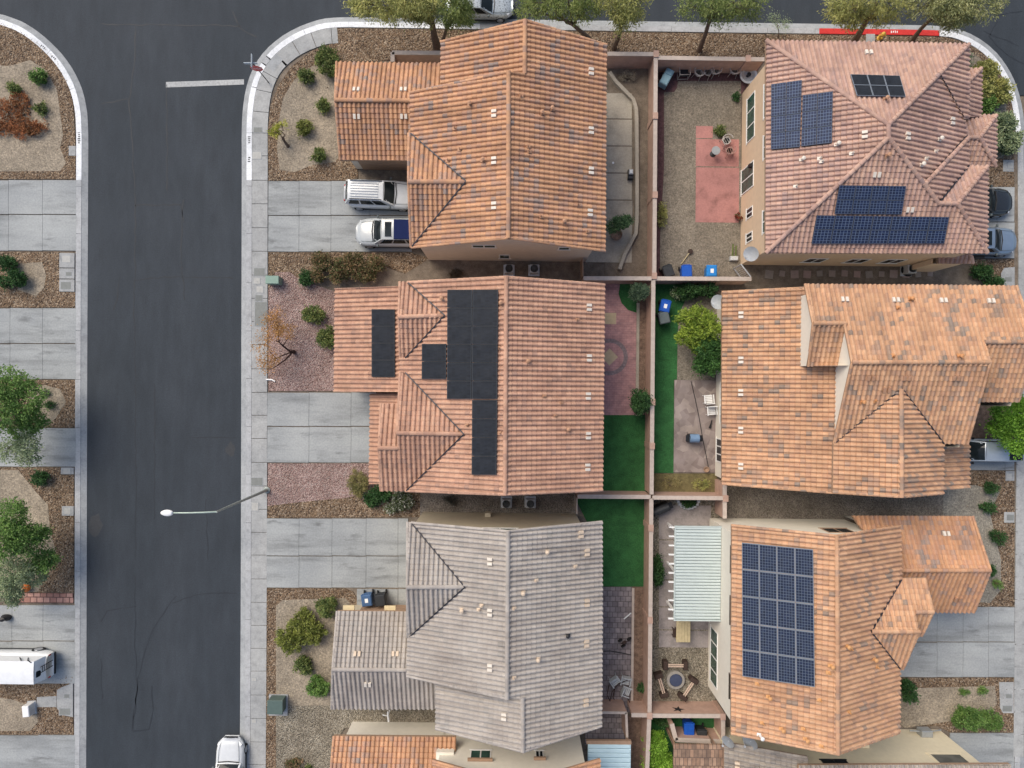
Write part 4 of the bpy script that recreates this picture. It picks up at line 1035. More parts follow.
bed('gravel_bed',[(652,499),(726,499),(722,520),(711,648),(712,690),(723,716),(650,716)],-.004,M['pebble']); rock_beds.append(([(652,650),(710,650),(712,690),(720,713),(651,713)],(),12,'pebble',(.02,.04)))
bed('lawn',[(651,717),(722,717),(722,800),(649,800)],-.002,M['turf'],'stuff'); bed('gravel_bed',[(626,716),(649,716),(646,800),(626,800)],-.006,M['bark']); bed('patio',[(585,712),(627,712),(627,745),(585,745)],.002,M['paver_dark'])
# paver pattern
c = P(609.5,357); mb = MB(); seg = 40
vs=[]; 
for k in range(seg):
    t=2*math.pi*k/seg
    for rr in (.92,1.18): vs.append((c.x+rr*math.cos(t),c.y+rr*math.sin(t),.009))
mb.add(vs,[(2*k,2*k+1,(2*k+3)%(2*seg),(2*k+2)%(2*seg)) for k in range(seg)]); struct('paver_ring',mb,M['paver_grey'])
mb = MB(); mb.add([(c.x-.55,c.y,.010),(c.x,c.y-.55,.010),(c.x+.55,c.y,.010),(c.x,c.y+.55,.010)],[(0,1,2,3)]); q=P(610.5,318.5); mb.box(q.x-.36,q.x+.36,q.y-.36,q.y+.36,0,.011); struct('paver_diamond',mb,M['paver_tan'])

# stop line, sealed cracks
mb = MB(); w=[P(166,82,RZ),P(244,79.3,RZ),P(244,84.5,RZ),P(166,87.5,RZ)]
mb.add([(q.x,q.y,RZ+.004) for q in w],[(0,3,2,1)]); struct('stop_line', mb, m_concrete('worn white line',(.42,.43,.43),.3,(1,1,1),6))
mb = MB()
def crack(pts, wd=.035, jit=.05):
    q=[]
    for a,b in zip(pts[:-1],pts[1:]):
        A,B=P(*a),P(*b); k=max(1,int((B-A).length/.35))
        for j in range(k): q.append(A+(B-A)*(j/k)+Vector((random.uniform(-jit,jit),random.uniform(-jit,jit),0)))
    q.append(P(*pts[-1]))
    for a,b in zip(q[:-1],q[1:]):
        d=(b-a); 
        if d.length<1e-4: continue
        d.normalize(); e=Vector((-d.y,d.x,0))*wd*random.uniform(.5,1.2)
        mb.add([(v.x,v.y,RZ+.005) for v in (a-e,b-e,b+e,a+e)],[(0,1,2,3)])
for cpts in ([(175,596),(166,608),(152,630),(143,655),(137,680),(134,705),(131,732)],[(134,576),(134,650),(136,690),(132,730)],[(100,622),(106,611),(120,609),(135,607)],[(172,603),(200,594),(236,594)],
   [(100,23),(134,24),(182,24),(240,25)],[(166,83),(166,190)],[(134,24),(134,60),(128,100),(134,192)],[(134,192),(134,260),(133,320),(135,383)],[(182,200),(180,260),(184,300)],[(134,205),(180,204),(183,222)],[(100,103),(128,98)],
   [(231,10),(240,28),(256,36)],[(134,280),(175,276),(232,278)],[(118,276),(116,300),(112,310)],[(134,384),(135,480),(134,560)],[(154,384),(153,520)],[(190,437),(236,438)],[(151,686),(152,710),(148,730),(132,732)],[(100,660),(101,700)],[(205,500),(207,560)],
   [(1000,20),(990,35),(1010,55),(1040,70)],[(978,8),(1000,14),(1024,10)],[(985,30),(1020,45)]): crack(cpts)
struct('crack_seal', mb, M['tar'])
mb = MB()
for px,py,l,w_ in ((94,525,1.6,.5),(230,449,1,.4)):
    q=P(px,py); n=12; mb.add([(q.x+w_*math.cos(6.283*k/n)*random.uniform(.6,1.1),q.y+l*.5*math.sin(6.283*k/n)*random.uniform(.6,1.1),RZ+.003) for k in range(n)],[tuple(range(n))])
struct('oil_stain', mb, m_plain('oil stain',(.042,.045,.05),.7))

# loose stones
def inside(p, poly):
    x,y=p; c=False; n=len(poly)
    for i in range(n):
        x1,y1=poly[i]; x2,y2=poly[(i+1)%n]
        if (y1>y)!=(y2>y) and x<(x2-x1)*(y-y1)/(y2-y1)+x1: c=not c
    return c
def m_stone(name, cols):
    t=NT(name); g=t.node('ShaderNodeNewGeometry'); n=len(cols)
    t.base(t.ramp(g.outputs['Random Per Island'],[((i+.5)/n,k) for i,k in enumerate(cols)])); return t.set(.9)
SM={'rock':m_stone('loose river rock',[(.10,.07,.048),(.21,.145,.095),(.33,.235,.15),(.17,.12,.085),(.48,.40,.31),(.26,.185,.12)]),
    'pinkgravel':m_stone('loose pink gravel',[(.26,.165,.145),(.42,.28,.25),(.56,.42,.39),(.36,.25,.225)]),
    'pebble':m_stone('loose pebble',[(.22,.20,.16),(.38,.34,.27),(.52,.48,.40),(.30,.26,.20)]),
    'sidegravel':m_stone('loose side gravel',[(.15,.13,.10),(.26,.23,.19),(.36,.32,.27)])}
rng = random.Random(3)
for pix, excl, dens, mk, sz in rock_beds:
    xs=[p[0] for p in pix]; ys=[p[1] for p in pix]; x0,x1=max(min(xs),-12),min(max(xs),1036); y0,y1=max(min(ys),-5),min(max(ys),775)
    n=int((x1-x0)*(y1-y0)/240.0*dens); mb=MB(); cnt=0
    for _ in range(n):
        p=(rng.uniform(x0,x1),rng.uniform(y0,y1))
        if not inside(p,pix) or (any(inside(p,e) for e in excl) and rng.random()>.04): continue
        c=P(*p); s=rng.uniform(*sz); a=rng.uniform(0,3.14); ca,sa=math.cos(a),math.sin(a); lx,ly,lz=s*rng.uniform(.8,1.5),s*rng.uniform(.6,1.1),s*rng.uniform(.5,.9)
        vs=[]
        for dx,dy,dz in ((1,0,0),(0,1,0),(-1,0,0),(0,-1,0),(.25,.15,1)):
            X,Y=dx*lx*rng.uniform(.8,1.1),dy*ly*rng.uniform(.8,1.1); vs.append((c.x+X*ca-Y*sa,c.y+X*sa+Y*ca,c.z+dz*lz))
        mb.add(vs,[(0,1,4),(1,2,4),(2,3,4),(3,0,4)])
    if mb.v: setp(mb.build('loose_stones',SM[mk]),kind='stuff')

# ================================================================== WALLS AND GATES
def bwall(label, pts, z=1.75, w=.2, pil=(), name='block_wall', mat='block', group=None):
    q=[P(p[0],p[1],z) for p in pts]; o=q[0].copy(); o.z=0
    t=thing(name,label,'wall',o)
    mb=MB(); cp=MB()
    for a,b in zip(q[:-1],q[1:]):
        d=(b-a); L=d.length; d.normalize(); n=Vector((-d.y,d.x,0))
        for m,ww,z0,z1,ext in ((mb,w*.5,-.1,z-.06,0),(cp,w*.62,z-.06,z,.03)):
            A=a-d*ext; B=b+d*ext
            vs=[(p.x,p.y,zz) for zz in (z0,z1) for p in (A-n*ww,B-n*ww,B+n*ww,A+n*ww)]
            m.add(vs,[(3,2,1,0),(4,5,6,7),(0,1,5,4),(1,2,6,5),(2,3,7,6),(3,0,4,7)])
    mb.build('wall_body',M[mat],t,o); cp.build('wall_cap',M['blocktop'],t,o)
    for p in pil:
        c=P(p[0],p[1],z); m=MB(); m.box(c.x-.14,c.x+.14,c.y-.17,c.y+.17,-.1,z+.03); m.box(c.x-.16,c.x+.16,c.y-.2,c.y+.2,z+.032,z+.08); m.build('pilaster',M[mat],t,o)
    return t
bwall('low brown block wall stub behind the tiled garage wing at the street corner',[(441,52.8),(392.5,52.5),(392.5,61)])
bwall('pink block wall between the tree strip and the curved planter yard',[(608,53.6),(654,54)],pil=((656,54.2),))
bwall('pink block wall between the curved planter yard and the pink slab yard',[(655.8,56),(654.3,275)],pil=((655.2,116),(654.9,195),(654.2,276)))
bwall('pink block wall between the red paver yard and the long turf strip yard',[(653.4,280),(651.6,494)],pil=((652.4,402),(652,446)))
bwall('pale block wall between the dark paver yard and the fire pit yard',[(651.4,499),(649.6,713)],pil=((650.8,528),(650,620)))
bwall('short pale block wall ending at the bright green hedge',[(649.3,717.5),(646,800)])
bwall('pink block wall between the tree strip and the row of metal chairs',[(658,57.6),(764,59.2)],pil=((748,58.8),))
bwall('pale topped block wall below the curved planter yard',[(584,278.2),(652.4,278.4)])
bwall('pale topped block wall behind the three bins',[(655.5,278.4),(751,278.8)])
bwall('brown block wall between the two artificial lawns',[(578,496.6),(650.4,497)])
bwall('block wall between the dry weed bed and the half round planter',[(653,497.6),(724,498.2)],pil=((725.5,498.3),))
bwall('short block wall from the flash tiled house corner to the dry weed bed corner',[(724.8,483),(724.8,495.5)])
bwall('short block wall beside the dark grill and the cream house corner',[(724.8,501),(724.8,518)])
bwall('short brown block wall at the end of the dark paver yard',[(632,715.2),(648,715.4)])
bwall('brown block wall below the fire pit with a dark star on it',[(651,715.8),(722,716.2)],pil=((722.8,716.3),(649.6,715.6)))
bwall('low block enclosure around the bottom blue bin',[(672,724.5),(676,740),(722.5,742)],1.5,.22)
bwall('short block wall joining the fire pit yard to the yellow walled house',[(723.2,719),(723.2,739)],1.6)
bwall('thin walled enclosure above the pale blue patio cover',[(588,712.5),(626.3,713),(627.2,738.5)],1.7,.12)
mb=MB(); q=P(678,711.5,1.1); q.y=P(678,716,1.75).y+.115
for k in range(5):
    t=2*math.pi*k/5; mb.add([(q.x+.13*math.cos(t-1.2),q.y,q.z+.13*math.sin(t-1.2)),(q.x+.42*math.cos(t),q.y,q.z+.42*math.sin(t)),(q.x+.13*math.cos(t+1.2),q.y,q.z+.13*math.sin(t+1.2)),(q.x,q.y+.06,q.z)],[(0,1,3),(1,2,3)])
q2=P(678,712,1.1); 
single('wall_star',mb,M['black'],'dark metal star hung on the brown block wall below the fire pit','ornament')
def gate(label, a, b, z, solid, mat):
    A,B=P(a[0],a[1],z),P(b[0],b[1],z); o=Vector((A.x,A.y,0)); t=thing('side_gate',label,'gate',o)
    d=(B-A); L=d.length; d.normalize(); n=Vector((-d.y,d.x,0))*.03
    def bar(m,u0,u1,z0,z1,th=1):
        p,q=A+d*u0,A+d*u1; vs=[(w.x,w.y,zz) for zz in (z0,z1) for w in (p-n*th,q-n*th,q+n*th,p+n*th)]
        m.add(vs,[(3,2,1,0),(4,5,6,7),(0,1,5,4),(1,2,6,5),(2,3,7,6),(3,0,4,7)])
    f=MB(); bar(f,0,.06,0,z); bar(f,L-.06,L,0,z); bar(f,.06,L-.06,z-.08,z); bar(f,.06,L-.06,.1,.18); f.build('gate_frame',mat,t,o)
    i=MB(); k=int(L/(.1 if solid else .13))
    for j in range(k):
        u=.08+(L-.16)*j/k; bar(i,u,u+(.09 if solid else .025),.18,z-.08,.5)
    i.build('gate_bars',mat,t,o)
gate('white and brown side gate beside the two AC units of the corner house',(583,258),(583,276),1.6,True,M['fascia'])
gate('pale side gate at the corner of the lower artificial lawn',(577,498.5),(577,514),1.6,True,M['blocktop'])
gate('open iron bar gate below the pink tan house by the satellite dish',(741,264),(751,277),1.6,False,M['lightgrey'])
# curved planter curb
pth=smooth_path([(609,74),(615,83),(625.5,93.7),(632.5,101),(635.3,110),(636,134),(636,222),(633,238),(624,255),(619,270)])
mb=MB(); ribbon(mb,pth,1,-.11,.11,-.05,.32); o=single('planter_curb',mb,M['patio'],'tan curved planter curb winding along the narrow concrete patio','curb')
# ================================================================== PLANTS
def leaves(mb, c, rad, n, size, rng, clump=.28, asp=.5, hang=0.0, shell=.55, zc=None, per=22):
    """many leaf-sized faces in clumps through an ellipsoid"""
    nc=max(4,n//per)
    for _ in range(nc):
        while True:
            x,y,z=rng.uniform(-1,1),rng.uniform(-1,1),rng.uniform(-1,1)
            L=math.sqrt(x*x+y*y+z*z)
            if .05<L<=1: break
        k=(shell+(1-shell)*rng.random()**.5)/L if rng.random()<.6 else 1
        lob=1+.10*math.sin(3*math.atan2(y,x)+c[0]*5)+.08*math.sin(7*math.atan2(y,x)+c[1])
        cx,cy,cz=c[0]+x*k*rad[0]*lob*.88,c[1]+y*k*rad[1]*lob*.88,c[2]+z*k*rad[2]*.88
        od=Vector((x,y,z*.6+.1-hang)).normalized()
        cr=clump*rng.uniform(.6,1.35)
        for _ in range(per):
            p=Vector((cx+rng.gauss(0,cr*.5),cy+rng.gauss(0,cr*.5),max(.03,cz+rng.gauss(0,cr*.4))))
            d=(od+Vector((rng.gauss(0,.6),rng.gauss(0,.6),rng.gauss(0,.45)))).normalized()
            u=Vector((rng.gauss(0,.5),rng.gauss(0,.5),1)).normalized(); e=d.cross(u)
            if e.length<1e-3: continue
            e.normalize(); s=size*rng.uniform(.6,1.4); w=e*s*asp*.5
            mb.add([p-d*s*.5,p+w,p+d*s*.5,p-w],[(0,1,2,3)])
def limb(mb,a,b,r0,r1,rng,n=4,sag=.1):
    pts=[]
    for i in range(n+1):
        t=i/n; q=a+(b-a)*t
        if 0<i<n: q=q+Vector((rng.gauss(0,sag),rng.gauss(0,sag),rng.gauss(0,sag*.4)))
        pts.append(q)
    mb.tube(pts,[r0+(r1-r0)*i/n for i in range(n+1)],7)
seedn=[100]
def tree(label, base, fork, blobs, mat, n, size, asp=.4, hang=.2, trunk='trunk', r=.17, clump=.33, group=None, cat='tree', name='tree', lean=None, per=22):
    """base px; fork (px,py,z); blobs (px,py,z,rx,ry,rz,share)"""
    seedn[0]+=1; rng=random.Random(seedn[0])
    o=P(base[0],base[1],0); t=thing(name,label,cat,o,group=group)
    tm=MB(); f=P(*fork); 
    tm.tube([o+Vector((0,0,-.1)),o+Vector((0,0,.15)),o+(f-o)*.5+Vector((rng.gauss(0,.06),rng.gauss(0,.06),0)),f],[r*1.5,r*1.1,r*.85,r*.7],9)
    cm=MB(); tot=sum(b[6] for b in blobs)
    for b in blobs:
        c=P(b[0],b[1],b[2]); limb(tm,f-(f-o)*.06,c,r*.55,r*.14,rng,5,.12)
        for _ in range(3):
            e=c+Vector((rng.uniform(-.8,.8)*b[3],rng.uniform(-.8,.8)*b[4],rng.uniform(-.3,.6)*b[5])); limb(tm,f+(c-f)*rng.uniform(.5,.9),e,r*.16,r*.05,rng,3,.08)
        leaves(cm,c,b[3:6],int(n*1.5*b[6]/tot),size,rng,clump,asp,hang,per=per)
    tm.build('trunk',M[trunk],t,o); cm.build('crown',M[mat] if isinstance(mat,str) else mat,t,o)
    return t
def shrub(label,px,py,rx,ry,hz,mat,n=900,size=.1,asp=.55,name='shrub',group=None,clump=.16,cat='shrub',blobs=None):
    seedn[0]+=1; rng=random.Random(seedn[0]); o=P(px,py,0); t=thing(name,label,cat,o,group=group)
    k=H/F; st=MB(); fm=MB()
    if not blobs:
        blobs=[(px,py,rx*.86,ry*.86,hz,.62)]
        for _ in range(4):
            a=rng.uniform(0,6.28); q=rng.uniform(.42,.62); blobs.append((px+rx*q*math.cos(a),py+ry*q*math.sin(a),rx*rng.uniform(.3,.55),ry*rng.uniform(.3,.55),hz*rng.uniform(.5,.95),.12))
    for (bx,by,brx,bry,bh,sh) in blobs:
        c=P(bx,by,bh*.5); 
        for _ in range(5): limb(st,Vector((c.x,c.y,0)),c+Vector((rng.uniform(-.6,.6)*brx*k,rng.uniform(-.6,.6)*bry*k,bh*.3)),.03,.01,rng,2,.04)
        leaves(fm,c,(brx*k,bry*k,bh*.5),int(n*sh*1.9),size*1.08,rng,clump,asp,-.2,.3)
    st.build('stem',M['trunk'],t,o); fm.build('foliage',M[mat] if isinstance(mat,str) else mat,t,o)
    return t
# street trees along the top
tree('olive mesquite street tree overhanging the white painted curb, wide crown split by its trunk',(437,47),(432,22,2.7),[(378,-2,4.2,2.0,1.5,1.2,3),(408,-8,5,1.8,1.4,1.2,3),(365,4,3.6,1.0,.7,.7,1),(428,-2,4.6,1.2,1.2,1,1.5),(400,12,3.4,1.6,.7,.7,1.6),(425,16,3.2,.9,.6,.6,.8)],'lf_olive',7600,.17,.28,.5,r=.24)
tree('greener mesquite crown over the silver parked car',(441,46),(447,26,2.6),[(452,-2,4.4,1.3,1.5,1.2,3),(462,10,3.5,.7,.9,.8,1.4),(448,20,3,.5,.6,.5,.6),(464,16,3,.7,.7,.6,1)],'lf_mesq',4300,.16,.28,.5,r=.12)
tree('low forked mesquite with a bent limb behind the roof ridge',(588,39),(572,24,1.8),[(540,-4,3.6,1.4,1.2,1,2),(568,-4,4.0,1.5,1.1,1,2),(590,0,3.6,1.2,.9,.8,1.4),(555,8,3.0,1.1,.7,.6,1),(580,12,3,1.2,.7,.7,1.2),(530,10,3,.9,.7,.6,.8)],'lf_mesq',5600,.16,.28,.5,r=.15)
tree('yellow green mesquite with a single straight trunk by the wall corner',(614,48),(622,20,2.5),[(622,2,4.0,1.3,1.2,1.1,3),(632,14,3.2,.8,.8,.9,1.2),(612,-8,4.4,1.4,1,1,1.5),(640,-6,4,1,.8,.8,1),(624,20,3.0,.8,.8,.8,1.6)],mat='lf_olive',n=4600,size=.15,asp=.28,hang=.7,r=.15)
tree('grey green mesquite leaning over the street above the metal chairs',(699,50),(711,16,2.9),[(712,-4,4.3,1.6,1.2,1.1,2.5),(735,0,3.8,1.3,1.0,.9,1.6),(690,6,3.6,.8,.8,.8,1),(755,-4,3.8,1.0,.8,.8,1),(718,12,3.3,1.3,.8,.8,1.6),(748,10,3.2,1.0,.7,.7,1)],'lf_mesq',5600,.16,.26,.5,r=.15)
tree('olive mesquite over the red curb with a dark V shaped double trunk',(854,41),(868,18,2.7),[(850,0,4.2,1.6,1.3,1.2,2.5),(878,-4,4.6,1.4,1.2,1.1,2),(838,10,3.4,.8,.8,.8,1),(895,6,3.8,1.0,.9,.9,1),(850,17,3.2,1.2,.7,.7,1.4),(880,15,3.3,1.0,.7,.7,1)],'lf_olive',5800,.16,.28,.5,r=.2)
tree('broad pale mesquite at the end of the red curb',(912,40),(930,20,2.5),[(930,-2,4.2,1.7,1.2,1.1,2),(955,0,4.2,1.8,1.4,1.1,2.5),(980,2,4.2,1.4,1.3,1.1,2),(955,18,3.4,1.2,.8,.8,1.2)],m_leaf('pale olive leaves',[(0.217,0.232,0.087),(0.334,0.348,0.16),(0.45,0.45,0.246),(0.275,0.29,0.145)]),9000,.16,.3,.4,r=.14)
tree('sparse wispy sapling at the edge of the tree strip by the hip roof corner',(778,37),(777,26,.9),[(774,20,1.3,.5,.5,.4,1),(785,24,1.2,.5,.4,.4,1)],'lf_grey',420,.12,.2,.3,r=.03)
# left side trees
tree('large bushy tree overhanging the left driveway with a grey green lower side',(4,420),(6,414,1.7),[(6,384,3.6,1.5,1.2,1.1,2),(24,400,3.4,1.2,1.3,1,2),(-8,410,4.2,1.5,1.5,1.2,2),(32,420,2.6,.9,.7,.7,1.2),(22,430,2.6,1.0,.8,.7,1)],'lf_green',8500,.13,.5,.1,r=.2,clump=.3)
tree('silvery drooping side limb of leaves above the left driveway',(12,432),(18,440,2.2),[(26,446,2.7,.9,.7,.6,2),(28,458,2.2,.6,.5,.5,1),(6,452,2.6,.6,.7,.5,1)],'lf_grey',2000,.12,.5,.2,r=.07)
tree('mixed green tree beside the orange ball in the left yard',(8,545),(9,540,1.6),[(10,515,3.2,1.0,1.1,1,2),(4,540,3.6,1.4,1.3,1.1,3),(22,540,3.0,1.2,1.1,.9,2),(44,560,2.0,.8,.7,.6,1.5),(38,535,2.0,.7,.6,.6,1)],'lf_bright' if 0 else 'lf_green',8500,.13,.5,.1,r=.17,clump=.28)
tree('pale grey green shrubby tree above the brick edging',(10,578),(12,576,1.2),[(14,572,2.6,1.3,1.0,.9,2),(6,590,2.4,1.0,.8,.8,1.4),(34,574,1.8,.9,.8,.6,1.2),(14,598,2.0,.5,.5,.5,.6)],'lf_grey',5200,.12,.5,.1,r=.1,clump=.26)
# right side trees
tree('bright green tree above the silver pickup bed',(1024,425),(1022,422,1.6),[(1012,415,3.0,1.2,1.0,1,2),(1022,440,2.8,1.1,1.0,.9,2),(1030,415,3.4,1.3,1.3,1.1,2),(1000,428,2.4,.7,.7,.7,1)],'lf_bright',8000,.13,.5,.1,r=.15,clump=.26)
tree('lime yellow tree in the turf strip yard below the navy bins',(698,332),(698,330,1.4),[(694,318,2.3,1.0,.85,.8,2),(707,326,2.5,1.0,.9,.8,2),(689,336,2.0,.8,.8,.7,1.5),(702,344,1.9,.9,.7,.6,1.2)],'lf_yellow',4400,.2,.28,.3,r=.08,clump=.22)
tree('dark green bushy tree below the lime tree by the flash tiled house',(708,352),(708,352,1.1),[(708,346,2.0,.9,.85,.8,2),(714,358,1.9,.7,.95,.7,1.6),(704,364,1.5,.75,.75,.6,1.2)],m_leaf('mid green leaves',[(.03,.09,.025),(.06,.15,.04),(.10,.22,.06),(.045,.115,.03)]),5600,.12,.5,.2,r=.08,clump=.22)
tree('small round green tree standing in a pot ring on the narrow patio',(618,230),(618.5,228,1.0),[(620,224,1.7,.55,.5,.6,2),(612,226,1.4,.4,.4,.4,1),(628,220,1.4,.4,.4,.4,1)],m_leaf('deep green leaves',[(0.043,0.094,0.043),(0.087,0.167,0.072),(0.145,0.239,0.116),(0.065,0.131,0.058)]),1900,.11,.45,.1,r=.05,clump=.17)
tree('round dark green tree at the top edge of the artificial lawn',(640,402),(640,402,1.0),[(640,402,1.7,.62,.85,.8,1)],'lf_dark',2600,.11,.5,.1,r=.06,clump=.18)
tree('small grey green tree at the corner of the red paver yard',(640,294),(640,294,1.0),[(639,292,1.7,.6,.55,.6,1)],m_leaf('dull green leaves',[(0.043,0.08,0.051),(0.08,0.131,0.08),(0.123,0.181,0.116)]),1700,.11,.5,.1,r=.06,clump=.18)
# bare orange tree
seedn[0]+=1; rng=random.Random(5)
o=P(294,352,0); t=thing('tree','half bare mesquite with dark branches and orange dry leaves beside the sidewalk','tree',o)
tm=MB(); a=o+Vector((0,0,.5)); tm.tube([o-Vector((0,0,.1)),o+Vector((0,0,.2)),a],[.15,.12,.11],8)
cm=MB()
for pts,rr in (([(291,352,.6),(283,346,1.2),(279,342,1.5),(276,341,1.7)],.08),([(291,354,.6),(285,360,1.1),(278,365,1.5),(272,369,1.7)],.08),([(289,353,.8),(281,356,1.2),(277,359,1.4)],.06),([(279,342,1.5),(278,332,1.9),(276,322,2.3)],.045),([(272,369,1.7),(262,369,1.9)],.03),([(283,346,1.2),(290,335,1.8)],.04),([(277,359,1.4),(270,352,1.9)],.035)):
    q=[P(*p) for p in pts]; tm.tube([a]+q if pts[0][0]>285 else q,[rr*(1-.7*i/(len(q)+(pts[0][0]>285)-1)) for i in range(len(q)+(pts[0][0]>285))],6)
for (x,y,z,rx,ry,n) in ((272,328,2.2,.9,1.0,560),(284,330,2.0,.8,.6,260),(268,362,1.9,.9,.7,340),(262,345,2.0,.7,.7,160),(276,316,2.3,.6,.5,130)):
    leaves(cm,P(x,y,z),(rx,ry,.4),n*2,.10,rng,.3,.4,0,.2,per=9)
tm.build('trunk',M['deadwood'],t,o); cm.build('crown',M['lf_orange'],t,o)

# shrubs
S=shrub
S('round green shrub at the top of the left corner bed, larger of the pair',38,76,10,9,1.0,'lf_green',900)
S('small grey green shrub left of the rusty ground cover',14,88,8,5,.6,'lf_shrub',420)
S('small olive shrub right of the rusty ground cover',40,109,6.5,7,.6,'lf_shrub',420)
S('large rusty brown ground cover spreading over the left corner bed',18,118,0,0,0,'lf_brown',2600,.09,name='ground_cover_plant',cat='plant',blobs=[(26,128,23,11,.5,.5),(6,112,15,18,.5,.3),(18,100,16,10,.4,.2),(2,126,14,11,.5,.2),(22,114,12,8,.25,.08)])
S('dark green shrub with a pale edge in the second left bed',12,274,0,0,0,'lf_dark',1900,.11,blobs=[(8,264,9,9,1.0,.4),(16,278,11,9,1.0,.5),(4,282,8,8,.9,.2)])
S('dark green round shrub below the left lower driveway',40,478,10,8,.8,'lf_dark',800)
S('tiny dark agave in the third left bed',51,405,5,4,.4,'lf_dark',160,.13,.2,'agave',cat='plant')
S('tiny grey agave above the dark one in the third left bed',45,392,4,3.5,.35,'lf_grey',120,.12,.2,'agave',cat='plant')
S('big round green shrub touching the corner house garage wing',326,61,14,18,1.3,'lf_shrub',2300,.1)
S('second round shrub below the big one in the street corner bed',306,76,8.5,8.5,.9,'lf_shrub',750)
S('small shrub alone in the middle of the street corner bed',323,105,7.5,8,.8,'lf_shrub',620)
S('yellowish round shrub beside the bent yucca',304,127,9,9,.9,m_leaf('olive shrub',[(0.116,0.145,0.036),(0.189,0.217,0.058),(0.261,0.275,0.087)]),850)
S('round shrub nearest the driveway in the street corner bed',319,155,8.5,8.5,.8,'lf_shrub',750)
tree('bent yucca with a yellow green head leaning over the sidewalk',(288,146),(283,137,.8),[(274,131,1.1,.42,.35,.3,1),(282,124,1.0,.45,.25,.2,.4)],m_leaf('yucca leaves',[(0.29,0.319,0.043),(0.435,0.435,0.072),(0.551,0.522,0.145)]),420,.2,.16,0,r=.09,cat='plant',name='yucca',clump=.14)
S('long brown flecked flowering hedge beside the driveway with the SUVs',345,268,0,0,0,'lf_flower',6800,.1,name='hedge',cat='hedge',blobs=[(322,262,12,11,1.3,.2),(338,270,14,13,1.4,.25),(352,262,14,11,1.4,.2),(365,272,14,11,1.4,.2),(376,264,9,10,1.2,.12),(318,276,8,8,1.0,.08)])
S('clipped dark green ball shrub at the end of the flowering hedge',306,278,8,10,1.0,'lf_dark',1000,.08)
S('round green shrub in the pink gravel, upper of the pair by the garage',313.5,314,12.5,10.5,.9,'lf_shrub',1300)
S('round green shrub in the pink gravel, lower of the pair by the garage',326,338,11,13,1.0,'lf_shrub',1400)
S('dry straw coloured grass clump below the salmon house porch',358,484,13,17,.8,m_leaf('straw',[(0.261,0.232,0.102),(0.377,0.319,0.16),(0.203,0.203,0.072)]),1500,.13,.2,name='grass_clump',cat='grass')
S('dark leafy shrub tucked under the salmon gable corner',382,492,0,0,0,'lf_dark',1500,.11,blobs=[(380,494,13,9,.9,.6),(372,500,9,7,.7,.4)])
S('white flowering shrub at the end of the salmon house side yard',402,502,0,0,0,m_leaf('white flowers',[(0.058,0.087,0.043),(0.102,0.131,0.058),(0.072,0.102,0.043),(0.6,0.6,0.6),(0.087,0.116,0.051)]),2000,.09,blobs=[(402,500,13,12,1.0,.7),(392,508,9,6,.7,.3)])
S('large yellow green shrub in the grey house front bed',297,632,0,0,0,m_leaf('yellow olive leaves',[(0.131,0.16,0.036),(0.217,0.261,0.058),(0.304,0.334,0.087),(0.174,0.189,0.072)]),5200,.11,blobs=[(292,640,17,14,1.4,.4),(302,622,15,14,1.3,.3),(314,632,12,12,1.2,.3)])
S('dark green shrub behind the large yellow green one by the grey garage',327,607,13,12,1.1,'lf_shrub',1600)
S('dark olive shrub below the large yellow green one',302.5,666,11,11,.9,'lf_shrub',1200)
S('green shrub against the left edge of the grey garage roof',318,687,13,13,1.0,'lf_green',1500)
S('low brown tuft at the bottom edge of the grey house bed',293,764,9,6,.5,'lf_flower',500,name='grass_clump',cat='grass')
S('dull shrub right of the bottom brown tuft',306,772,9,6,.5,'lf_shrub',400)
S('green shrub beside the corner stepping stone pad behind the flash tiled roof',986,274,0,0,0,'lf_dark',1900,.1,blobs=[(982,272,12,8,1.0,.6),(994,282,11,6,.9,.5)])
S('dry olive shrub mass inside the right street corner curve',992,88,0,0,0,'lf_olive',4800,.12,blobs=[(986,72,14,13,1.5,.35),(1000,92,12,14,1.5,.35),(982,92,10,12,1.3,.3)])
S('dark green shrub between the olive mass and the porch roof',985,105,13,10,1.3,'lf_green',1700,.11)
S('big grey green shrub beside the hip roofed porch',1004,132,0,0,0,'lf_grey',5200,.12,blobs=[(1002,124,15,12,1.6,.4),(1008,142,14,12,1.6,.4),(994,140,10,12,1.3,.3)])
S('small shrub at the top left corner of the right corner bed',966,62,4,14,.9,'lf_grey',600)
for lab,x,y,r in (('dark round shrub nearest the silver pickup, first in the grey gravel bed',992,488,6.5),('pair shrub, right one, in the grey gravel bed',990,509,6),('large round shrub in the middle of the grey gravel bed',998,536,8.5),('shrub half hidden by the garage ridge corner',990,570,5.5)): S(lab,x,y,r,r,.8,'lf_dark',600,.09)
S('tiny dark shrub left of the pair in the grey gravel bed',984,506,3.5,4,.5,'lf_dark',160,.09)
S('spiky shrub below the garage ridge corner',998,585,5.5,5,.6,'lf_green',300,.12,.2)
S('dark green shrub against the flash tiled house in the lower right bed',909,692,9,13,1.1,'lf_dark',1300,.11)
S('bright green clipped hedge mound by the lower right driveway, larger one',968,717.5,18,14,1.4,'lf_green',3200,.09)
S('smaller bright green hedge mound touching the larger one',990,720,15,12.5,1.1,'lf_green',2400,.09)
for lab,x,y in (('small agave left of its twin in the lower right bed',965,692),('small agave right of its twin in the lower right bed',983,691)): S(lab,x,y,4.5,3.5,.35,'lf_green',130,.16,.15,'agave',cat='plant')
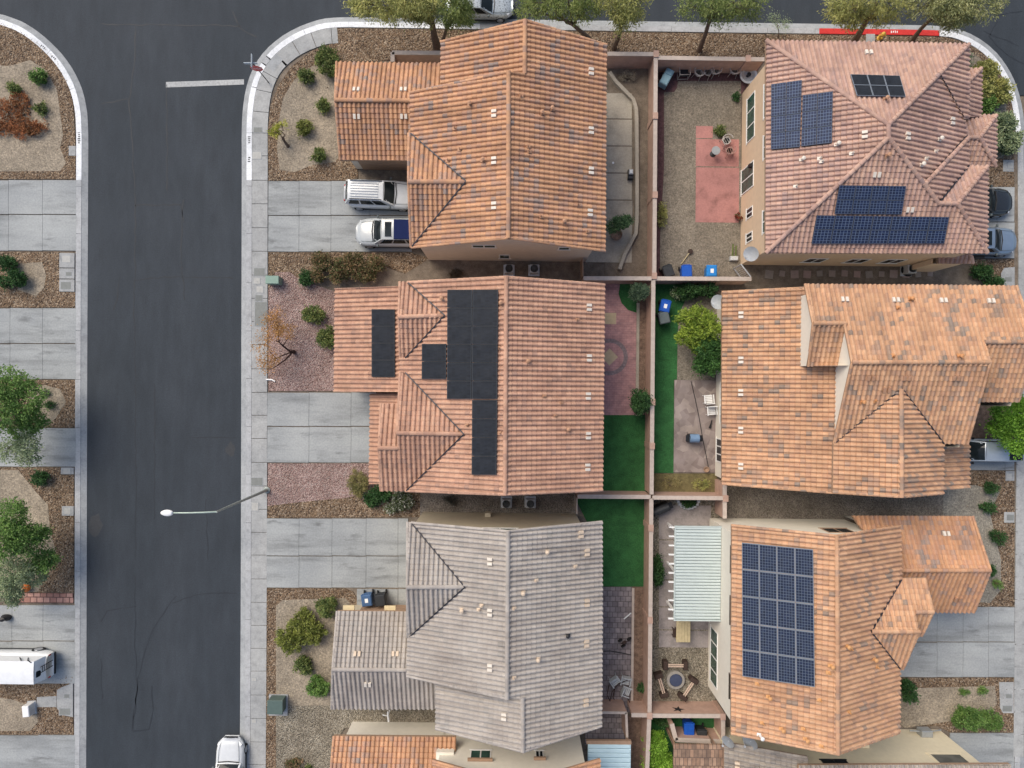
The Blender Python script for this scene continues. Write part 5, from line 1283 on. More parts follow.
S('bright lime hedge filling the bottom yard corner',657,748,0,0,0,m_leaf('lime hedge leaves',[(0.145,0.29,0.029),(0.246,0.45,0.058),(0.362,0.58,0.102),(0.174,0.348,0.043)]),5600,.09,name='hedge',cat='hedge',blobs=[(655,742,13,12,2.0,.4),(660,760,14,14,2.0,.5),(650,764,10,12,1.8,.2)])
S('dark green vine shrub along the wall below the three bins',695,291,0,0,0,'lf_dark',3000,.11,blobs=[(690,290,14,7,1.6,.4),(706,290,12,7,1.6,.4),(680,294,9,6,1.2,.2)])
S('grey green bush at the left end of the dark vine shrub',676,294,7,5,1.0,'lf_grey',500)
S('dark green bush against the pale wall beside the white patio cover',657,572,7,17,1.2,'lf_dark',1900,.1)
S('low green tuft at the corner of the pink slab',721,131,8,6,.5,'lf_shrub',500,.11,.3)
S('sparse yellow weed against the long pink wall',662,216,6,14,.7,'lf_olive',420,.12,.25)
S('dark creeper on the ground beside the tan wall',737,97,3,4,.4,'lf_dark',160,.1)
S('dark clump in the half round stone planter',688,503,9,4,.6,'lf_dark',600,.1)
S('small dark weed in the brown soil strip beside the dark pavers',641,688,4,4,.6,'lf_dark',220,.1)
S('twiggy grey weed in the corner of the curved planter yard',628,76,8,5,.5,'lf_twig',120,.2,.08)
S('dry brush pile in the side yard between the corner house and salmon house',455,273,9,6,.5,m_leaf('dark brush',[(0.072,0.058,0.043),(0.116,0.094,0.072)]),500,.14,.12)
S('dark prunings in the salmon house side yard',452,500,10,5,.4,m_leaf('dark twigs',[(0.072,0.072,0.065),(0.131,0.123,0.109)]),420,.14,.12)
S('green tuft patch in the dry weed bed',702,484,10,7,.25,'lf_olive',380,.12,.15,'grass_clump',cat='grass')
S('pale tuft patch at the left of the dry weed bed',672,482,12,7,.25,m_leaf('dry straw',[(0.348,0.29,0.145),(0.464,0.392,0.217),(0.261,0.232,0.102)]),420,.12,.15,'grass_clump',cat='grass')
S('dark green bush in the shade below the fire pit wall',661,722,8,5,.8,'lf_dark',500,.1)
# ================================================================== VEHICLES
def grid_face(mb, c, nu=6, nv=3, bulge=0.0, out=None):
    """curved quad from 4 corners c (a,b,c,d)"""
    a,b,cc,d=[Vector(x) for x in c]; n=(b-a).cross(d-a).normalized()
    if out is not None and n.dot(out)<0: n=-n
    base=len(mb.v)
    for j in range(nv+1):
        for i in range(nu+1):
            u,v=i/nu,j/nv; p=(a*(1-u)+b*u)*(1-v)+(d*(1-u)+cc*u)*v
            p=p+n*bulge*(1-(2*u-1)**2)*(1-(2*v-1)**2*.5); mb.v.append(tuple(p))
    for j in range(nv):
        for i in range(nu):
            k=base+j*(nu+1)+i; mb.f.append((k,k+1,k+nu+2,k+nu+1))
def inset(c, fu, fv):
    a,b,cc,d=[Vector(x) for x in c]
    def at(u,v): return (a*(1-u)+b*u)*(1-v)+(d*(1-u)+cc*u)*v
    return [at(fu,fv),at(1-fu,fv),at(1-fu,1-fv),at(fu,1-fv)]
def sub(c,u0,u1,v0,v1):
    a,b,cc,d=[Vector(x) for x in c]
    def at(u,v): return (a*(1-u)+b*u)*(1-v)+(d*(1-u)+cc*u)*v
    return [at(u0,v0),at(u1,v0),at(u1,v1),at(u0,v1)]
def shift(c,out,k=.012):
    n=(c[1]-c[0]).cross(c[3]-c[0]).normalized()
    if n.dot(out)<0: n=-n
    return [p+n*k for p in c]
def car(name,label,cat,x,y,rz,L,Wd,Ht,paint,xA,xB,xC,xD,hood=.92,belt=1.0,deck=None,nose=.62,pickup=False,rails=False,sunroof=False,rearpanel=None,group=None,boxy=.0,ladder=False,ribs=False,z=0):
    t=thing(name,label,cat,(x,y,z),rz,group); hl=L/2; hw=Wd/2; deck=belt if deck is None else deck
    N=22; mb=MB(); prof=[]
    for i in range(N+1):
        X=hl-L*i/N; f=abs(X)/hl; w=hw*(1-(.42-.34*boxy)*max(0,(f-.60)/.40)**2.5-(.10-.05*boxy)*(f>.97))
        if X>xA: zt=nose+(hood-nose)*min(1,((hl-X)/max(.05,(hl-xA)))**.45)
        elif X>xD: zt=belt+(hood-belt)*max(0,1-(xA-X)/.5)
        else: zt=deck+(belt-deck)*max(0,1-(xD-X)/.35)
        if X<-hl+.12: zt-=.14*(1-boxy)
        zl=.26+.1*max(0,(f-.85)/.15)
        half=[(0,zt+.025),(.45*w,zt+.015),(.78*w,zt-.025),(.93*w,zt-.10),(w,zt-.28),(w*.99,(zt+zl)*.45),(.97*w,zl+.14),(.88*w,zl)]
        prof.append((X,half))
    m=8
    for X,half in prof:
        for yy,zz in half: mb.v.append((X,yy,zz))
        for yy,zz in half[1:]: mb.v.append((X,-yy,zz))
    R=2*m-1
    for i in range(N):
        a=i*R; b=a+R
        for k in range(m-1): mb.f.append((a+k,b+k,b+k+1,a+k+1))
        mb.f.append((a,a+m,b+m,b))
        for k in range(m-2): mb.f.append((a+m+k,a+m+k+1,b+m+k+1,b+m+k))
        mb.f.append((a+m-1,b+m-1,b+R-1,a+R-1))
    mb.f.append(tuple(list(range(m-1,-1,-1))+list(range(m,R)))); e=N*R; mb.f.append(tuple(list(range(e,e+m))+list(range(e+R-1,e+m-1,-1))))
    body=mb.build('body',paint,t,smooth=True)
    wb=hw*.88; wr=hw*.70+boxy*hw*.12; zr=Ht-.05
    zA=hood-.0; zD=(deck if xD<-hl+.5 else belt)-.03
    A=[(xA,wb,zA),(xA,-wb,zA)]; B=[(xB,wr,zr),(xB,-wr,zr)]; C=[(xC,wr,zr),(xC,-wr,zr)]; D=[(xD,wb*.97,zD),(xD,-wb*.97,zD)]
    ws=[A[1],A[0],B[0],B[1]]; rw=[D[0],D[1],C[1],C[0]]
    cb=MB(); grid_face(cb,ws,6,3,.10,Vector((1,0,.5))); grid_face(cb,rw,6,3,.05,Vector((-1,0,.3)))
    sides=[]
    for s in (1,-1):
        k=0 if s==1 else 1; q=[D[k],A[k],B[k],C[k]]; sides.append((s,[Vector(p) for p in q])); grid_face(cb,q,4,2,.0,Vector((0,s,.2)))
    nu=8
    base=len(cb.v)
    for j in range(7):
        for i in range(nu+1):
            u=i/nu; v=j/6; X=xC+(xB-xC)*u; Y=-wr+2*wr*v
            cb.v.append((X,Y,zr+.075*(1-(2*v-1)**2)*(1-.5*(2*u-1)**4)))
    for j in range(6):
        for i in range(nu):
            k=base+j*(nu+1)+i; cb.f.append((k,k+1,k+nu+2,k+nu+1))
    roof=cb.build('cabin',paint,t,smooth=True)
    g=MB(); grid_face(g,shift(inset(ws,.045,.05),Vector((1,0,.5)),.014),6,3,.10,Vector((1,0,.5))); g.build('windshield',M['carglass'],t,smooth=True)
    g=MB(); grid_face(g,shift(inset(rw,.07,.12) if boxy<1 else sub(rw,.2,.62,.38,.86),Vector((-1,0,.3)),.014),6,3,.05,Vector((-1,0,.3))); g.build('rear_window',M['carglass'],t,smooth=True)
    for s,q in sides:
        for u0,u1 in (((.07,.30),(.34,.62),(.655,.90)) if boxy<1 else ((.80,.95),)):
            g=MB(); grid_face(g,shift(sub(q,u0,u1,.14,.90),Vector((0,s,.2)),.018),2,2,.012,Vector((0,s,.2))); g.build('side_window',M['carglass'],t)
        mr=MB(); mr.bbox(xA-.30,xA-.18,*sorted((s*(hw*.95),s*(hw*.95+.15))),belt-.02,belt+.11,.03); mr.build('mirror',M['bin_grey'] if not pickup else M['black'],t)
        hx=MB(); hx.add([(hl-.05,s*hw*.50,nose-.03),(hl-.36,s*hw*.86,nose+.16),(hl-.30,s*hw*.88,nose+.0),(hl-.02,s*hw*.55,nose-.12),(hl-.10,s*hw*.45,nose+.04),(hl-.42,s*hw*.76,nose+.2)],[(0,3,2,1),(0,1,5,4)]); hx.build('headlight',M['lampclear'],t)
        tl=MB(); tl.bbox(-hl-.01,-hl+.06,*sorted((s*hw*(.46+.3*boxy),s*hw*(.58+.28*boxy))),deck-.42,deck-.20,.02); tl.build('tail_light',M['lampred'],t)
        for wx in (hl-.88*L/4.6,-hl+.90*L/4.6):
            r=.315*L/4.6+.02; w=MB(); yy=s*(hw-.08)
            def ring(x0,rad): return [(wx+rad*math.cos(6.2832*k/20),x0,r+rad*math.sin(6.2832*k/20)) for k in range(20)]
            def wheel(mb2,specs):
                b0=len(mb2.v)
                for off,rad in specs: mb2.v+=ring(yy+s*off,rad)
                for i in range(len(specs)-1):
                    for k in range(20): mb2.f.append((b0+i*20+k,b0+i*20+(k+1)%20,b0+(i+1)*20+(k+1)%20,b0+(i+1)*20+k))
                mb2.f.append(tuple(b0+k for k in range(20))); mb2.f.append(tuple(b0+(len(specs)-1)*20+k for k in range(20)))
            wheel(w,[(-.16,r*.8),(-.13,r),(.05,r),(.09,r*.9),(.07,r*.66)]); o=w.build('wheel',M['tread'],t)
            w2=MB(); wheel(w2,[(.075,r*.64),(.095,r*.6),(.08,r*.3),(.10,r*.2)]); w2.build('rim',M['rim'],o)
        if rails:
            rl=MB(); rl.tube([(xC+.1,s*(wr-.05),zr+.03),(xC+.25,s*(wr-.05),zr+.10),(xB-.3,s*(wr-.05),zr+.10),(xB-.1,s*(wr-.05),zr+.03)],.022,6); rl.build('roof_rail',M['darkmetal'],t)
    gr=MB(); gr.bbox(hl-.05,hl+.012,-hw*.46,hw*.46,nose-.22,nose-.03,.02); gr.build('grille',M['black'],t)
    bp=MB(); bp.bbox(hl-.12,hl+.03,-hw*(.5+.2*boxy),hw*(.5+.2*boxy),.30,.42,.03); bp.build('bumper',M['black'] if boxy else paint,t); bp=MB(); bp.bbox(-hl-.04,-hl+.12,-hw*(.5+.3*boxy),hw*(.5+.3*boxy),.32,.48,.03); bp.build('bumper',M['black'] if boxy else paint,t)
    for s_ in (-1,1):
        s=MB(); s.tube([(xA+.02,s_*hw*.74,hood+.002),(xA+(hl-xA)*.55,s_*hw*.70,nose+(hood-nose)*.80+.012),(hl-.22,s_*hw*.60,nose+.10)],.012,4); s.build('hood_seam',M['bin_grey'],t)
        s=MB(); s.box(-hl*.55,hl*.55,*sorted((s_*(hw-.02),s_*(hw+.008))),.27,.36); s.build('sill_cladding',M['black'],t)
    s=MB(); s.tube([(xA+.07,-hw*.72,hood+.012),(xA+.14,0,hood+.04),(xA+.07,hw*.72,hood+.012)],.03,5); s.build('cowl',M['black'],t)
    if sunroof:
        s=MB(); s.bbox(xB-.62,xB-.22,-wr*.72,wr*.72,zr+.055,zr+.088,.01); s.build('sunroof',M['carglass'],t)
    if rearpanel:
        s=MB(); s.bbox(rearpanel[0],rearpanel[1],-wr*.98,wr*.98,zr+.03,zr+.10,.02); s.build('rear_roof_panel',rearpanel[2],t)
    if pickup:
        s=MB(); s.box(-hl+.14,xD-.08,-hw*.80,hw*.80,deck+.03,deck+.045); s.build('dark_bed_sheet',M['black'],t)  # flat black sheet painted in for the dark recess of the open bed
    if ribs:
        s=MB()
        for k in range(8):
            yy=-wr*.9+1.8*wr*k/7; s.bbox(xC+.15,xB-.3,yy-.02,yy+.02,zr+.03+.07*(1-(yy/wr)**2),zr+.062+.07*(1-(yy/wr)**2),.01)
        s.build('roof_rib',paint,t)
    if ladder:
        s=MB()
        for a,b in (((-hl-.08,.05,.7),(-hl-.02,.08,1.75)),((-hl-.08,-.3,.7),(-hl-.02,-.28,1.75))): s.tube([a,b],.025,6)
        for k in range(5): z0=.85+k*.2; s.tube([(-hl-.07,.06,z0),(-hl-.07,-.29,z0)],.02,6)
        s.lathe([(.26,0),(.30,.03),(.30,.10),(.18,.13)],(-hl+.25,-.2,zr+.05),14) if 0 else None
        s.build('rear_ladder',M['darkmetal'],t)
        s=MB(); s.tube([(xC+.7,-wr-.02,zr-.5),(xC+.45,-wr-.05,zr-.08),(xC+.15,-wr+.05,zr+.05)],.03,6); s.tube([(xC+1.2,-wr-.06,zr-.45),(xC+.8,-wr-.06,zr-.02)],.03,6); s.build('side_ladder',M['darkmetal'],t)
    return t
white=m_paint('white car paint',(.60,.625,.64)); pearl=m_paint('pearl car paint',(.43,.46,.47))
p=P(344,190,.9); q=P(377,190,1.5)
car('suv','white SUV with ribbed roof parked nose in under the corner house eave','SUV',p.x+2.25,q.y-.05,math.radians(-1.5),4.5,1.78,1.62,white,.95,.35,-1.85,-2.12,hood=1.02,belt=1.05,rails=True,ribs=True)
p=P(355,231,.8); q=P(380,229,1.6)
car('suv','white SUV with sunroof and dark blue rear roof parked nose towards the street','SUV',p.x+2.25,q.y-.02,math.radians(180),4.5,1.78,1.66,pearl,.98,.42,-1.7,-2.1,hood=1.05,belt=1.08,sunroof=True,rearpanel=(-1.75,-.35,m_plain('navy roof cover',(.012,.02,.075),.85,0,.1,3,.1)))
p=P(513,10,.6); q=P(490,20,.3)
car('parked_car','silver leaf speckled car parked on the cross street behind the roof peak','car',p.x-2.15,q.y+.86,0,4.3,1.7,1.42,m_paint('speckled silver paint',(.42,.47,.50),.3,.3,.5,.62),.85,.1,-1.2,-1.85,hood=.88,belt=.92,z=RZ)
p=P(228,738,.5); q=P(229,762,.7)
car('parked_car','white car parked along the right kerb at the bottom edge','car',q.x,p.y-2.2,math.radians(90),4.4,1.80,1.5,white,.75,.0,-1.5,-2.0,hood=.92,belt=.96,z=RZ)
p=P(1012,200,.6); q=P(1000,201,.9)
car('parked_car','black car parked in the right driveway under the pink tan eave','car',p.x-2.2,q.y,0,4.4,1.75,1.45,m_paint('black car paint',(.018,.02,.022)),.85,.1,-1.4,-1.95,hood=.92,belt=.96)
p=P(1016,240,.6); q=P(1003,240,1.1)
car('suv','blue grey SUV with a roof panel parked below the black car','SUV',p.x-2.2,q.y,0,4.4,1.75,1.58,m_paint('blue grey paint',(.22,.29,.38),.4,.3),.9,.2,-1.7,-2.1,hood=1.0,belt=1.03,sunroof=True)
q=P(985,453,1.3)
car('pickup_truck','silver roofed pickup truck with its open bed drawn as a black sheet under the bright green tree','pickup',29.95,q.y+.12,math.radians(180),4.7,1.46,1.68,m_paint('silver blue paint',(.46,.52,.58),.4,.3),1.2,.5,-.95,-1.08,hood=1.02,belt=1.06,deck=1.02,pickup=True,boxy=.9)
car('van','white van with a ribbed roof and rear ladder in the left driveway','van',-31.7,-18.1,math.radians(180),5.4,1.72,2.0,m_paint('bright white van paint',(.78,.80,.81)),1.9,1.5,-2.45,-2.62,hood=1.15,belt=1.2,boxy=1,ladder=True)

# ================================================================== STREET FURNITURE
o=P(267,490,0); t=thing('street_lamp','tall thin street lamp with a curved arm reaching over the road','street lamp',o)
top=P(216,511,7.6); mb=MB(); mb.tube([o,Vector((o.x,o.y,.4)),Vector((o.x,o.y,7.55))],[.13,.095,.055],10); mb.lathe([(.22,-.05),(.22,.06),(.14,.12)],o,12)
mb.build('pole',m_plain('galvanised pole',(.30,.33,.31),.5,.4),t,o)
a=[Vector((o.x,o.y,7.5)),Vector((o.x-.55,o.y+.02,7.75)),Vector((o.x-1.3,o.y+.03,7.95)),Vector((o.x-2.3,o.y+.05,8.02))]
e=P(171,513,8.05); a[-1]=Vector((e.x,e.y,8.02)); a[1]=a[0]+(a[-1]-a[0])*.25+Vector((0,0,.12)); a[2]=a[0]+(a[-1]-a[0])*.6+Vector((0,0,.12))
mb=MB(); mb.tube(a,[.05,.045,.04,.035],8); mb.build('arm',m_plain('pale pole arm',(.42,.50,.44),.5,.3),t,o)
hd=MB(); n=14; b=a[-1]
for i in range(9):
    u=i/8; w=.145*math.sin(math.pi*min(1,.12+u*.86))**.7+.03
    for k in range(n): hd.v.append((b.x+.08-u*.62,b.y+w*math.cos(6.283*k/n),b.z+.03+.55*w*math.sin(6.283*k/n)))
hd.f=[(i*n+k,i*n+(k+1)%n,(i+1)*n+(k+1)%n,(i+1)*n+k) for i in range(8) for k in range(n)]+[tuple(range(n-1,-1,-1)),tuple(range(8*n,9*n))]
hd.build('lamp_head',M['white'],t,o,smooth=True)
# stop sign with street name blades
o=P(269,83,0); t=thing('stop_sign','red stop sign on a thin dark post at the rounded street corner','street sign',o)
mb=MB(); mb.tube([o,o+Vector((0,0,2.75))],.03,6); mb.build('post',M['darkmetal'],t,o)
mb=MB(); R_=.38; yf=o.y-.045
for s0,s1 in ((-.012,.0),): 
    vs=[(o.x+R_*math.cos(math.pi/8+k*math.pi/4),yf,2.1+R_*math.sin(math.pi/8+k*math.pi/4)) for k in range(8)]+[(o.x+R_*math.cos(math.pi/8+k*math.pi/4),yf+.012,2.1+R_*math.sin(math.pi/8+k*math.pi/4)) for k in range(8)]
    mb.add(vs,[tuple(range(8)),tuple(range(15,7,-1))]+[(k,k+8,(k+1)%8+8,(k+1)%8) for k in range(8)])
pl=mb.build('sign_plate',m_plain('stop red',(.55,.03,.04),.4),t,o)
def text(body,size,loc,rot,mat,parent,origin,name):
    cu=bpy.data.curves.new(name,'FONT'); cu.body=body; cu.size=size; cu.align_x='CENTER'; cu.align_y='CENTER'; cu.extrude=.003
    ob=bpy.data.objects.new(name,cu); COL.objects.link(ob); dg=bpy.context.evaluated_depsgraph_get(); me=bpy.data.meshes.new_from_object(ob.evaluated_get(dg)); bpy.data.objects.remove(ob)
    me.transform(Matrix.Translation(Vector(loc)-Vector(origin))@Matrix.Rotation(rot,4,'X')); me.materials.clear(); me.materials.append(mat)
    q=bpy.data.objects.new(name,me); COL.objects.link(q); q.parent=parent; return q
text('STOP',.26,(o.x,yf-.006,2.1),math.radians(90),M['white'],pl,o,'lettering')
bl=m_plain('pale blue grey blade',(.45,.52,.58),.4)
mb=MB(); mb.box(o.x-.55,o.x+.25,o.y-.012,o.y+.012,2.60,2.80); mb.build('name_blade',bl,t,o)
mb=MB(); mb.box(o.x-.012,o.x+.012,o.y-.35,o.y+.45,2.81,3.0); mb.build('name_blade',bl,t,o)
# utility boxes and lids
o=P(272,279.5,0); t=thing('utility_pedestal','pale green utility pedestal at the sidewalk edge below the double driveway','utility box',o)
a=P(266,276,.75); b=P(278.5,283.5,.75); mb=MB(); mb.bbox(a.x,b.x,b.y,a.y,-.02,.75,.05); mb.build('cabinet',M['green'],t,o); mb=MB(); mb.bbox(a.x-.02,b.x+.02,b.y-.02,a.y+.02,.752,.80,.02); mb.build('lid',M['green'],t,o)
o=P(280,704,0); t=thing('transformer_box','dark green transformer box on a pale concrete pad in the grey house bed','utility box',o)
a=P(269.5,694,0); b=P(288,715,0); mb=MB(); mb.box(a.x,b.x,b.y,a.y,-.05,.10); mb.build('pad',M['curb'],t,o)
a=P(268,699,.75); b=P(283.5,713,.75); mb=MB(); mb.bbox(a.x+.02,b.x-.05,b.y,a.y-.05,.101,.85,.06); bx_=mb.build('cabinet',M['green2'],t,o); mb=MB(); mb.bbox(a.x,b.x,b.y-.03,a.y-.02,.852,.92,.03); mb.build('lid',M['green2'],t,o)
o=P(32.5,707,0); t=thing('utility_cabinet','small white utility cabinet at the end of the concrete path in the lower left bed','utility box',o,math.radians(6))
mb=MB(); mb.box(-.28,.28,-.42,.42,-.05,.06); mb.build('plinth',M['curb'],t); mb=MB(); mb.bbox(-.21,.21,-.35,.35,.061,.66,.03); mb.build('cabinet',M['white'],t); mb=MB(); mb.box(.211,.222,-.31,-.01,.12,.60); mb.build('door',M['lightgrey'],t); mb=MB(); mb.box(.211,.222,.01,.31,.12,.60); mb.build('door',M['lightgrey'],t)
o=P(879,38.5,0); t=thing('fire_hydrant','yellow hydrant beside the red painted curb','hydrant',o)
yl=m_plain('hydrant yellow',(.62,.40,.08),.5); mb=MB(); mb.lathe([(.16,0),(.16,.05),(.11,.06),(.11,.5),(.14,.52),(.12,.62),(.05,.7),(0,.72)],o,14); mb.build('barrel',yl,t,o)
mb=MB(); mb.tube([o+Vector((-.22,0,.38)),o+Vector((.22,0,.38))],.06,8); mb.tube([o+Vector((0,-.2,.36)),o+Vector((0,0,.36))],.075,8); mb.build('nozzle',yl,t,o)
k=0
lids=[(259.5,272,.38,.28,'grey utility lid in the sidewalk, first below the double driveway'),(257,281,.24,.22,'small square lid in the sidewalk beside the green pedestal'),(260,289.5,.26,.24,'pale square lid just below the green pedestal'),(259,298,.26,.22,'pale lid with dark dot lower on the sidewalk by the pink gravel'),(261,314,.42,.8,'large weathered lid strip beside the orange dry tree'),
 (257,481.5,.40,.28,'dark lid in the sidewalk near the street lamp foot'),(255,506.5,.25,.3,'faint pale lid below the street lamp foot'),(257,155.5,.32,.26,'pale lid in the sidewalk above the double driveway'),(258,130,.3,.2,'dark stained lid beside the yucca'),
 (254,679.5,.18,.14,'small round eyed lid in the sidewalk beside the transformer'),(254,721,.18,.14,'small round eyed lid in the sidewalk below the transformer'),
 (66.5,259,.30,.26,'pale lid on the second left pad, topmost'),(69,274,.22,.16,'small dark lid on the second left pad'),(66,285.5,.36,.26,'grey lid on the second left pad, lowest'),(67,470.8,.26,.22,'pale lid on the small pad below the left walkway'),(67.5,511,.24,.24,'pale lid on the rounded pad in the fourth left bed'),(67,696,.2,.15,'small dark lid on the angled pad by the mailbox'),(65,711.5,.38,.24,'grey lid on the angled pad by the mailbox'),
 (1008,279.5,.26,.18,'dark lid on the pad below the blue grey SUV'),(1010,165.5,.2,.2,'round eyed lid on the pad above the black car'),(1009,476,.2,.2,'round eyed lid on the pad below the silver pickup'),(1010,517.5,.26,.22,'pale lid on the pad in the grey gravel bed'),(1008.5,696,.22,.16,'small dark lid on the lower right pad'),(1007,708.5,.34,.22,'grey lid on the lower right pad')]
for px,py,sx,sy,lb in lids:
    o=P(px,py,0); dark=any(w in lb for w in ('dark','grey','weathered')); t=thing('utility_box',lb,'utility box',o,group='utility lids set in the concrete')
    mb=MB(); mb.box(-sx,sx,-sy,sy,.0,.022); mb.build('lid_frame',M['gutter'],t); mb=MB(); mb.box(-sx+.04,sx-.04,-sy+.04,sy-.04,.0,.028); mb.box(-.04,.04,-.03,.03,.028,.034); mb.build('cover',m_plain('lid cover',(.20,.21,.20) if dark else (.40,.40,.38),.7),t)

# ================================================================== YARD THINGS
def bin_(label,px,py,rz,col,sticker=False,z=1.0):
    o=P(px,py,z); o.z=0; t=thing('wheelie_bin',label,'bin',o,rz,'wheeled rubbish bins')
    mb=MB(); vs=[(sx*w,sy*d,zz) for zz,w,d in ((.06,.22,.26),(.92,.30,.34)) for sx,sy in ((-1,-1),(1,-1),(1,1),(-1,1))]
    mb.add(vs,[(3,2,1,0),(4,5,6,7),(0,1,5,4),(1,2,6,5),(2,3,7,6),(3,0,4,7)]); mb.box(-.33,.33,-.37,.37,.90,.95); mb.build('bin_body',M[col],t)
    mb=MB(); mb.bbox(-.32,.32,-.38,.34,.952,1.03,.05); mb.tube([(-.25,.40,.93),(.25,.40,.93)],.025,6); mb.box(-.25,-.21,.33,.40,.91,.95); mb.box(.21,.25,.33,.40,.91,.95); ld=mb.build('lid',M[col],t)
    if sticker: mb=MB(); mb.box(-.10,.10,-.14,.12,1.031,1.036); mb.build('sticker',M['white'],ld)
    for s in (-1,1):
        mb=MB(); mb.tube([(s*.24,.30,.13),(s*.31,.30,.13)],.13,12); mb.build('wheel',M['tread'],t)
R=math.radians
bin_('charcoal bin, leftmost of the three behind the pale topped wall',668.5,271,R(20),'bin_black'); bin_('royal blue bin in the middle of the three behind the pale topped wall',687,271,R(3),'bin_blue'); bin_('light blue bin with white sticker, right of the three behind the wall',712,271,R(180),'bin_sky',True)
bin_('royal blue bin with white sticker standing in the turf strip yard',665.5,306,R(-12),'bin_blue',True); bin_('grey bin just below the blue one in the turf strip yard',664.5,317.5,R(12),'bin_grey')
bin_('slate blue bin with white sticker beside the grey garage wing',366.5,600.5,R(8),'bin_navy',True); bin_('black bin beside the slate blue one at the grey garage',380,600.5,R(8),'bin_black')
bin_('bright blue bin inside the low enclosure at the bottom',689.5,729.5,R(0),'bin_blue'); bin_('black bin beside the bright blue one in the low enclosure',700,732.5,R(0),'bin_black',z=.5)
def acunit(label,px,py,z=.8):
    o=P(px,py,z); o.z=0; t=thing('ac_unit',label,'AC unit',o,group='air conditioning units in the side yards')
    mb=MB(); mb.bbox(-.27,.27,-.27,.27,.05,.78,.04); mb.box(-.36,.36,-.36,.36,-.02,.05); mb.build('cabinet',M['lightgrey'],t)
    mb=MB(); mb.lathe([(.235,.782),(.235,.80),(0,.80)],(0,0,0),20); g=mb.build('fan_opening',M['darkmetal'],t)
    mb=MB()
    for k in range(5):
        a=k*2*math.pi/5; mb.add([(.05*math.cos(a),.05*math.sin(a),.806),(.22*math.cos(a-.25),.22*math.sin(a-.25),.806),(.22*math.cos(a+.25),.22*math.sin(a+.25),.815)],[(0,1,2)])
    mb.lathe([(.07,.804),(.07,.83),(0,.83)],(0,0,0),12); mb.build('fan_blades',m_plain('blue grey blades',(.22,.34,.46),.4,.3),g)
    mb=MB()
    for rr in (.12,.235): mb.lathe([(rr,.835),(rr+.012,.84),(rr+.012,.835)],(0,0,0),20)
    for k in range(4):
        a=k*math.pi/4; mb.tube([(-.24*math.cos(a),-.24*math.sin(a),.838),(.24*math.cos(a),.24*math.sin(a),.838)],.006,4)
    mb.build('guard',M['grey'],g)
acunit('left AC unit below the corner house wall',509,268.5); acunit('right AC unit below the corner house wall',534.3,268.5); acunit('left AC unit above the khaki wall of the grey house',506.3,504); acunit('right AC unit above the khaki wall of the grey house',530.5,504); acunit('AC unit with coiled hose in the stepping stone side yard',913,268.5)
mb=MB()
for k in range(3):
    q=P(908,270,.1+.05*k); pts=[(q.x+(.42-.05*k)*math.cos(a*.3),q.y+(.38-.04*k)*math.sin(a*.3),q.z) for a in range(22)]; mb.tube(pts,.035,5)
single('garden_hose',mb,M['black'],'dark coiled hose around the side yard AC unit','hose')
for i,px in enumerate((769,782,794.5,807,819.5,832,844.5,857,869,881.5,893.5,906,918,930)):
    q=P(px,274+random.uniform(-.6,.6),0); s=random.uniform(.17,.27); mb=MB(); a=random.uniform(-.15,.15); mb.box(q.x-s,q.x+s,q.y-s,q.y+s,-.02,.035,a)
    single('stepping_stone',mb,m_plain('stepping stone',(.30+.02*(i%4),.27,.24),.9),'square concrete stepping stone in the row along the pink tan house side yard','stepping stone','stepping stones in the side yard')
def chair(label,px,py,rz,mat,group=None,kind='metal'):
    o=P(px,py,0); t=thing('patio_chair',label,'chair',o,rz,group)
    if kind=='metal':
        mb=MB(); mb.lathe([(.25,.42),(.25,.45),(.19,.45),(.19,.42)],(0,0,0),14)
        for q_ in range(4): mb.tube([(-.22+.147*q_,-.2,.435),(-.22+.147*q_,.2,.435)],.02,5)
        mb.build('seat',mat,t)
        mb=MB(); n=9
        arc=[(-.34*math.sin(-1.9+3.8*k/(n-1)+math.pi/2-math.pi/2+0)*1.0,.30*math.cos(-1.9+3.8*k/(n-1)),.72) for k in range(n)]
        mb.tube(arc,.032,6)
        for k in (2,4,6): mb.tube([arc[k],(arc[k][0]*.7,arc[k][1]*.7,.44)],.016,5)
        mb.build('backrest',mat,t)
    else:
        mb=MB()
        for k in range(5): mb.box(-.26,.26,-.26+k*.105,-.18+k*.105,.40,.425)
        mb.build('seat',mat,t); mb=MB()
        for k in range(5): mb.box(-.26+k*.105,-.18+k*.105,.27,.30,.44,.88)
        mb.box(-.27,.27,.265,.305,.88,.93); mb.build('backrest',mat,t)
        for s in (-1,1): mb=MB(); mb.box(*sorted((s*.26,s*.32)),-.28,.28,.60,.635); mb.build('armrest',mat,t)
    for sx in (-1,1):
        for sy in (-1,1): mb=MB(); mb.tube([(sx*.20,sy*.20,.42),(sx*.26,sy*.26,0)],.018,5); mb.build('leg',mat,t)
pm=m_plain('pale metal tube',(.46,.43,.40),.5,.3)
for lb,px,py,rz in (('metal chair beside the dark cart in the mulch strip, left of the row',697,76,R(150)),('metal chair in the middle of the row along the pink wall',706,75,R(-30)),('metal chair touching the middle one in the row along the pink wall',713.5,74,R(200)),('metal chair nearest the round basin along the pink wall',732,74,R(170))): chair(lb,px,py,rz,pm,'metal chairs along the pink wall')
chair('metal chair at the top of the pink slab beside the bistro table',724.5,143,R(30),pm,'metal chairs on the pink slab'); chair('reddish metal chair below the other one on the pink slab',727.5,153,R(200),m_plain('reddish metal',(.36,.22,.19),.5,.2),'metal chairs on the pink slab')
